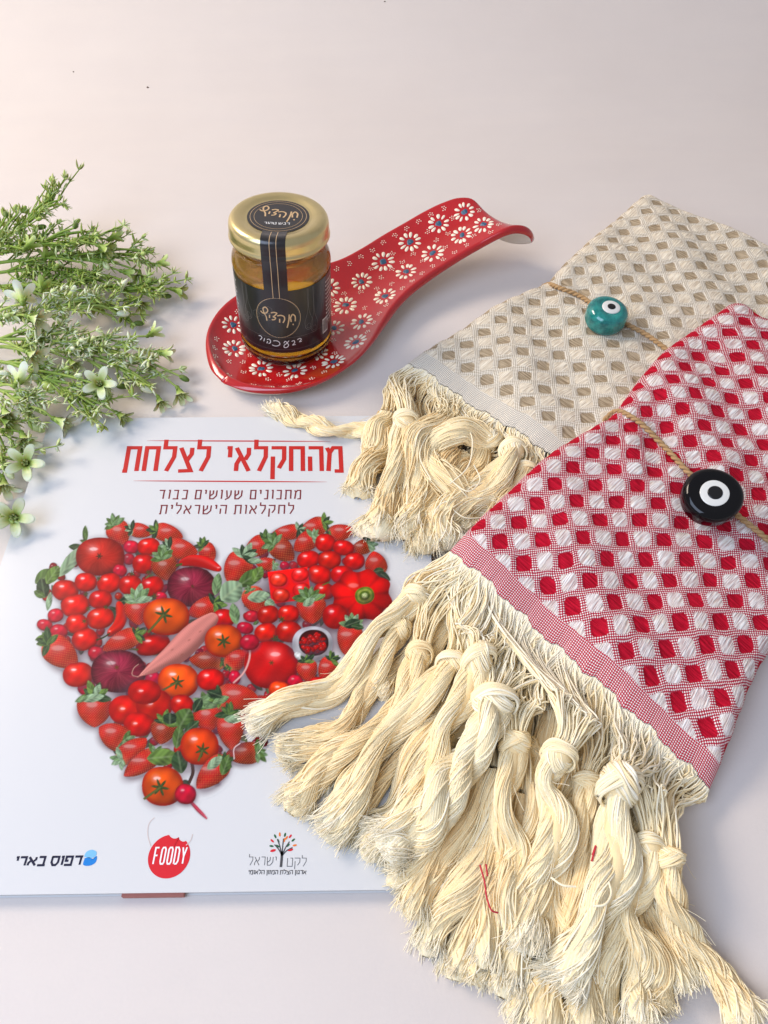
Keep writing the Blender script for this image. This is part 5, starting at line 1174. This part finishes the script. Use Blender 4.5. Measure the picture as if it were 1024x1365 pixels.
# ------------------------------------------------------------------ sprays of artificial flowers
t = NT('spray_green'); a = t.attr('tint'); v = t.coord()
c = t.ramp(a, [(0.0, (.04, .09, .012)), (0.3, (.19, .31, .03)), (0.55, (.42, .54, .14)), (0.8, (.70, .76, .44)), (1.0, (.88, .90, .76))])
t.set(Base_Color=t.mix(t.math('MULTIPLY', t.noise(v, 220, 3), .3), c, (.28, .36, .08)), Roughness=.48, Specular_IOR_Level=.35, Subsurface_Weight=.12, Subsurface_Scale=.002); M_SPRAY = t.m
M_DARKBUD = simple('dark_green_bud', (.03, .075, .04), .4, .3, 300)
def px3(p): return np.array(P(*p))
def blossom(c, d, size, tone, seed, op=1.0):
    """a trumpet of five pointed petals with stamens; d = where it looks"""
    r0 = np.random.default_rng(seed); q = Vector((0, 0, 1)).rotation_difference(Vector(d).normalized()).to_matrix(); m = np.array(q)
    nu, nv = 50, 14; V = []; T_ = []; sp = r0.uniform(0, 6)
    for j in range(nv):
        f = j / (nv - 1)
        for k in range(nu):
            th = 2 * math.pi * k / nu + sp; pt = abs(math.cos(2.5 * th))               # 1 at a petal's middle
            lim = f if f < .5 else .5 + (f - .5) * (.05 + .95 * pt ** 1.05)
            r = .085 + .22 * lim ** .9 + op * .75 * max(0, lim - .38) ** 1.25 * 1.2
            z = lim * 1.05 - op * .42 * max(0, lim - .62) ** 1.3 * 2.0
            r *= 1 + .10 * (1 - pt) * (-1) * (lim > .4); z += .05 * math.sin(3 * th + seed) * lim
            V.append((r * math.cos(th) * size, r * math.sin(th) * size, z * size)); T_.append(min(1, tone * (.45 + .30 * f) + (.62 * max(0, lim - .25)) * (tone + .35) + r0.normal(0, .02)))
    F = [(j * nu + k, j * nu + (k + 1) % nu, (j + 1) * nu + (k + 1) % nu, (j + 1) * nu + k) for j in range(nv - 1) for k in range(nu)]
    b = Bag(); b.add(np.array(V) @ m.T + c, F, np.array(T_))
    # inner wall, a little within
    V2 = np.array(V) * np.array([.93, .93, 1]) + np.array([0, 0, .02 * size]); b.add(V2 @ m.T + c, [f[::-1] for f in F], np.clip(np.array(T_) * 1.0 + .02, 0, 1))
    for k in range(5):
        a = k * 1.2566 + sp; p0 = np.array([.05 * math.cos(a), .05 * math.sin(a), .25]) * size; p1 = np.array([.13 * math.cos(a), .13 * math.sin(a), .78]) * size
        Vt, Ft, Tt = tubes(np.linspace(p0, p1, 5)[None], np.array([[.03, .03, .028, .045, .03]]) * size, 5); b.add(Vt @ m.T + c, Ft, .78)
    Ve, Fe = ellipsoid((0, 0, .02 * size), (.12 * size, .12 * size, .16 * size), nu=10, nv=6); b.add(Ve @ m.T + c, Fe, .18)
    for k in range(5):        # sepals
        a = k * 1.2566; Vl, Fl = needle(np.zeros(3), np.array([math.cos(a), math.sin(a), 1.6]), .42 * size, .07 * size, r0); b.add(Vl @ m.T + c, Fl, .2)
    return b
def needle(c, d, L, w, r0):
    d = np.array(d, float); d /= np.linalg.norm(d); s = np.cross(d, [0.1, .2, 1]); s /= np.linalg.norm(s) + 1e-9; u = np.cross(s, d)
    pts = []; prof_ = ((0, .25), (.3, .9), (.6, .9), (.85, .45), (1, .03)); bend = r0.uniform(-.25, .25)
    for f, k in prof_:
        p = c + d * L * f + u * L * bend * f * f; pts += [p - s * w * k, p + u * w * .35 * k, p + s * w * k, p - u * w * .3 * k]
    F = []
    for j in range(4):
        for k in range(4): F.append((j * 4 + k, j * 4 + (k + 1) % 4, j * 4 + 4 + (k + 1) % 4, j * 4 + 4 + k))
    return np.array(pts), F
def bud(c, d, L, tone, r0):
    Ve, Fe = ellipsoid(np.array(c) + np.array(d) * L * .5, (L * .26, L * .26, L * .5), d, 9, 7); return Ve, Fe
# every spray: label words, stem path (px, py, z), tone, branches [(t, tip (px,py,z), kind, facing px offset)]
SPR = [
 ('topmost green spray lifting a forked tip above the rest', [(-70, 372, .010), (0, 322, .022), (30, 300, .030), (60, 278, .036), (78, 270, .038)], .40,
  [(.55, (22, 283, .036), 't', (-8, -14)), (.7, (52, 303, .032), 'd', (18, -3)), (.9, (84, 264, .040), 't', (10, -6)), (.85, (70, 262, .040), 't', (4, -12)), (1, (88, 275, .038), 't', (8, 6)), (.45, (8, 287, .034), 'd', (-4, -16)), (.35, (35, 330, .030), 'f', (10, -8))]),
 ('green spray with plump buds along the top of the bunch', [(-60, 352, .012), (0, 338, .020), (50, 328, .024), (95, 322, .027), (128, 320, .026)], .42,
  [(.6, (97, 326, .030), 'B', (6, -8)), (.75, (100, 302, .034), 'd', (6, -10)), (.9, (133, 328, .030), 'f', (10, 4)), (1, (147, 318, .026), 'f', (12, -6)), (.7, (112, 306, .032), 't', (10, -14)), (1, (152, 338, .022), 't', (10, 4)), (.5, (60, 318, .030), 't', (10, -10)), (.65, (128, 305, .028), 't', (4, -16))]),
 ('long green spray ending in a trumpet blossom at its right tip', [(-60, 360, .009), (0, 350, .016), (60, 343, .018), (120, 338, .018), (175, 341, .016), (192, 344, .015)], .44,
  [(1, (210, 352, .014), 'f', (14, -3)), (.85, (196, 334, .018), 't', (6, -12)), (.88, (207, 335, .018), 't', (8, -4)), (.75, (186, 364, .013), 'f', (0, 14)), (.6, (140, 352, .018), 'W', (8, 10)), (.66, (165, 362, .015), 'f', (10, 2)), (.8, (202, 356, .012), 't', (4, 8)), (.5, (112, 352, .02), 't', (12, 8))]),
 ('green spray whose single blossom reaches farthest right of the upper sprays', [(-60, 372, .007), (30, 360, .012), (90, 358, .013), (140, 385, .010), (180, 388, .009), (215, 384, .009)], .40,
  [(1, (232, 386, .009), 'f', (14, 4)), (.88, (219, 394, .007), 'd', (10, 1)), (.75, (186, 402, .009), 'f', (8, 12)), (.72, (192, 384, .010), 't', (4, -12)), (.6, (160, 378, .012), 'f', (10, 6)), (.45, (110, 372, .014), 't', (14, 6)), (.3, (60, 345, .02), 'f', (4, -14))]),
 ('darker green spray lying under the middle of the bunch', [(-60, 388, .006), (20, 380, .010), (80, 378, .012), (130, 398, .009), (165, 420, .006)], .30,
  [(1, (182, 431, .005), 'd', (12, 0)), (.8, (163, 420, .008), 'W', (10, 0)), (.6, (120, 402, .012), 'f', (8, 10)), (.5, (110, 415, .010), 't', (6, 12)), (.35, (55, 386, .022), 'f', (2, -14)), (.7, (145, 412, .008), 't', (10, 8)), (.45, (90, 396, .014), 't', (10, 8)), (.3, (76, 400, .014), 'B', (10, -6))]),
 ('pale green spray with a wide white blossom near the left edge', [(-60, 432, .012), (0, 426, .020), (40, 420, .024), (80, 410, .022), (120, 408, .018), (150, 412, .015)], .62,
  [(.45, (40, 423, .032), 'F', (16, 6)), (.25, (30, 402, .034), 'F', (-2, -16)), (1, (160, 418, .014), 'W', (10, 0)), (.7, (92, 398, .02), 'f', (8, -10)), (.8, (138, 398, .018), 't', (2, -14)), (.6, (85, 425, .018), 't', (12, 8)), (.9, (152, 425, .012), 't', (4, 10)), (.1, (8, 421, .026), 'f', (14, -1))]),
 ('long pale spray branching to a drooping blossom and a dark bud', [(-60, 452, .010), (0, 452, .015), (60, 453, .016), (120, 462, .014), (175, 474, .012), (205, 490, .010)], .58,
  [(1, (238, 520, .006), 'f', (6, 14)), (.92, (243, 503, .008), 'd', (10, 5)), (.75, (200, 446, .014), 'f', (10, -6)), (.85, (213, 470, .013), 'f', (12, 2)), (.5, (110, 440, .018), 't', (12, -10)), (.6, (150, 482, .012), 't', (14, 6)), (.3, (50, 436, .022), 't', (12, -8)), (.7, (172, 454, .014), 't', (8, -6)), (.2, (38, 470, .028), 'F', (14, 8))]),
 ('pale spray with fine needles bending down to the book corner', [(-60, 468, .008), (10, 462, .013), (70, 466, .014), (130, 478, .012), (175, 500, .009), (200, 520, .006)], .60,
  [(1, (212, 532, .005), 'f', (6, 14)), (.85, (192, 518, .007), 'W', (12, 4)), (.7, (160, 515, .006), 'd', (10, 0)), (.75, (168, 498, .010), 't', (8, 12)), (.6, (140, 492, .011), 't', (10, 12)), (.9, (205, 516, .007), 't', (10, 6)), (.45, (95, 482, .014), 'f', (10, 12)), (.3, (50, 480, .018), 't', (12, 8))]),
 ('green spray with an open star blossom facing the viewer above the book', [(-60, 478, .009), (10, 484, .014), (60, 503, .016), (95, 525, .014), (130, 548, .011)], .50,
  [(.62, (134, 513, .022), 'O', (3, 3)), (1, (158, 552, .009), 'f', (14, 10)), (.95, (131, 548, .013), 'W', (0, 14)), (.8, (150, 530, .013), 't', (12, 4)), (.5, (60, 512, .016), 'B', (6, 6)), (.7, (104, 552, .010), 't', (0, 14)), (.4, (86, 492, .018), 't', (12, -4)), (.9, (118, 560, .008), 't', (4, 12))]),
 ('spray whose pale blossom lies across the top left corner of the book', [(-60, 505, .008), (0, 520, .012), (30, 538, .013), (62, 553, .011)], .62,
  [(1, (76, 560, .010), 'F', (14, 6)), (.5, (22, 512, .020), 'F', (6, -8)), (.7, (42, 566, .010), 'B', (6, 3)), (.6, (50, 535, .010), 't', (14, -6)), (.3, (6, 548, .018), 'F', (6, 12)), (.8, (58, 540, .009), 't', (10, -8)), (.2, (0, 498, .02), 'W', (8, 0))]),
 ('short spray at the left edge with a blossom turned down over the paper', [(-60, 560, .007), (-10, 570, .012), (15, 576, .013)], .46,
  [(1, (30, 580, .014), 'F', (6, 14)), (.8, (28, 600, .009), 'd', (6, 0)), (.7, (10, 600, .008), 't', (8, 6)), (.5, (5, 560, .018), 'f', (10, 8))]),
 ('spray at the left edge with a green throated blossom facing the viewer', [(-60, 600, .007), (-5, 608, .010), (22, 613, .011)], .48,
  [(1, (36, 618, .012), 'O', (4, 2)), (.8, (10, 628, .009), 'W', (6, 8)), (.4, (4, 640, .008), 'F', (3, 12)), (.6, (6, 610, .014), 't', (4, -6))]),
 ('lowest spray, one pale blossom hanging over the left edge of the book', [(-70, 655, .006), (-20, 668, .009), (8, 682, .010)], .50,
  [(1, (20, 690, .010), 'O', (8, 5))]),
]
r0 = np.random.default_rng(21)
for si, (lab_, path, tone, brs) in enumerate(SPR):
    W_ = [px3(p) for p in path]; c = catmull(W_, 50); base_ = W_[0]
    root = thing('flower_spray', lab_, 'flower spray', (float(base_[0]), float(base_[1]), 0), 'artificial flower sprays beside the book')
    inv_ = Matrix.Translation(root.location).inverted()
    def put(b, name, par=None, mat=M_SPRAY):
        o = b.build(name, mat, None); o.parent = par or root
        if par is None: o.matrix_parent_inverse = inv_
        return o
    b = Bag(); Vt, Ft, Tt = tubes(c[None], np.linspace(.0012, .0007, 50)[None], 8, np.clip(tone * .72 + .0 * c[None, :, 0], 0, 1)); b.add(Vt, Ft, Tt)
    put(b, 'stem'); tips = Bag(); nt = 0
    items = list(brs)
    for (f, tip, kind, off) in items:
        s = c[int(min(.985, f * .82) * 49)]; e = px3(tip); dirp = px3((tip[0] + off[0], tip[1] + off[1], tip[2] + (.012 if kind == 'O' else -.001))) - e
        dirp /= np.linalg.norm(dirp)
        if kind == 'O': dirp = np.array([.15 + off[0] * .02, -.55, .8])
        mid = (s + e) / 2 + np.array([0, 0, .002]) + (c[-1] - c[0]) / np.linalg.norm(c[-1] - c[0]) * .003
        e0 = e - dirp * .002
        b = Bag(); q = catmull([s, mid, e0], 22); Vt, Ft, Tt = tubes(q[None], np.linspace(.0009, .00055, 22)[None], 7, tone * .75); b.add(Vt, Ft, Tt); br = put(b, 'branch')
        if kind in 'fFO':
            sz = {'f': .0098, 'F': .0122, 'O': .0108}[kind] * r0.uniform(.92, 1.08); tn = tone + {'f': .05, 'F': .26, 'O': .16}[kind]
            put(blossom(e0, dirp, sz, tn, int(tip[0] * 3 + tip[1]), {'f': .55, 'F': .80, 'O': 1.15}[kind]), 'blossom')
        elif kind in 'dBW':
            b = Bag(); L_ = {'d': .0065, 'B': .0095, 'W': .0075}[kind]; b.add(*bud(e0, dirp, L_, tone, r0), {'d': .06, 'B': tone + .05, 'W': min(.95, tone + .35)}[kind])
            for k in range(3): Vn, Fn = needle(e0, dirp + r0.normal(0, .35, 3), L_ * .6, .0005, r0); b.add(Vn, Fn, tone * .6)
            put(b, 'bud')
        else:
            for k in range(7):
                d = dirp + r0.normal(0, .5, 3); Vn, Fn = needle(e0 - dirp * r0.uniform(0, .003), d, r0.uniform(.0035, .007), .00065, r0); tips.add(Vn, Fn, np.clip(tone * r0.uniform(.7, 1.5), 0, .85)); nt += 1
        # little leaves along the twig
        for k in range(3):
            p = q[r0.integers(4, 20)]; d = (q[-1] - q[0]) / np.linalg.norm(q[-1] - q[0]) + r0.normal(0, .6, 3); Vn, Fn = needle(p, d, r0.uniform(.003, .006), .0006, r0); tips.add(Vn, Fn, np.clip(tone * r0.uniform(.5, 1.4), 0, .9))
    # side twigs with tufts of needles, dense in the bunch
    ntw = 34 if len(path) > 4 else (20 if len(path) > 3 else 7); tw_ = Bag(); ax = (c[-1] - c[0]) / np.linalg.norm(c[-1] - c[0]); sd = np.array([-ax[1], ax[0], 0])
    for k in range(ntw):
        i = int(r0.uniform(.25, .98) * 49); s = c[i]; L_ = r0.uniform(.008, .024); sg = r0.choice([-1, 1]); e = s + ax * L_ * r0.uniform(.5, 1) + sd * sg * L_ * r0.uniform(.15, .6) + np.array([0, 0, r0.uniform(-.002, .008)])
        e[2] = max(.002, e[2]); q = catmull([s, (s + e) / 2 + sd * sg * .0015, e], 12); Vt, Ft, Tt = tubes(q[None], np.linspace(.0006, .00035, 12)[None], 5, tone * .7); tw_.add(Vt, Ft, Tt)
        if r0.random() < .22: tw_.add(*bud(e, (e - s) / np.linalg.norm(e - s), r0.uniform(.003, .0055), tone, r0), min(.95, tone + r0.uniform(0, .4)))
        for f in (.45, .7, 1, 1):
            p = q[int(f * 11)]
            for j in range(4):
                d = (e - s) / np.linalg.norm(e - s) * .9 + r0.normal(0, .55, 3); Vn, Fn = needle(p, d, r0.uniform(.003, .0068), r0.uniform(.0005, .0011), r0); tips.add(Vn, Fn, np.clip(tone * r0.uniform(.7, 1.9), 0, .92))
    put(tw_, 'twigs'); lf = put(tips, 'needle_leaves'); lf['kind'] = 'stuff'
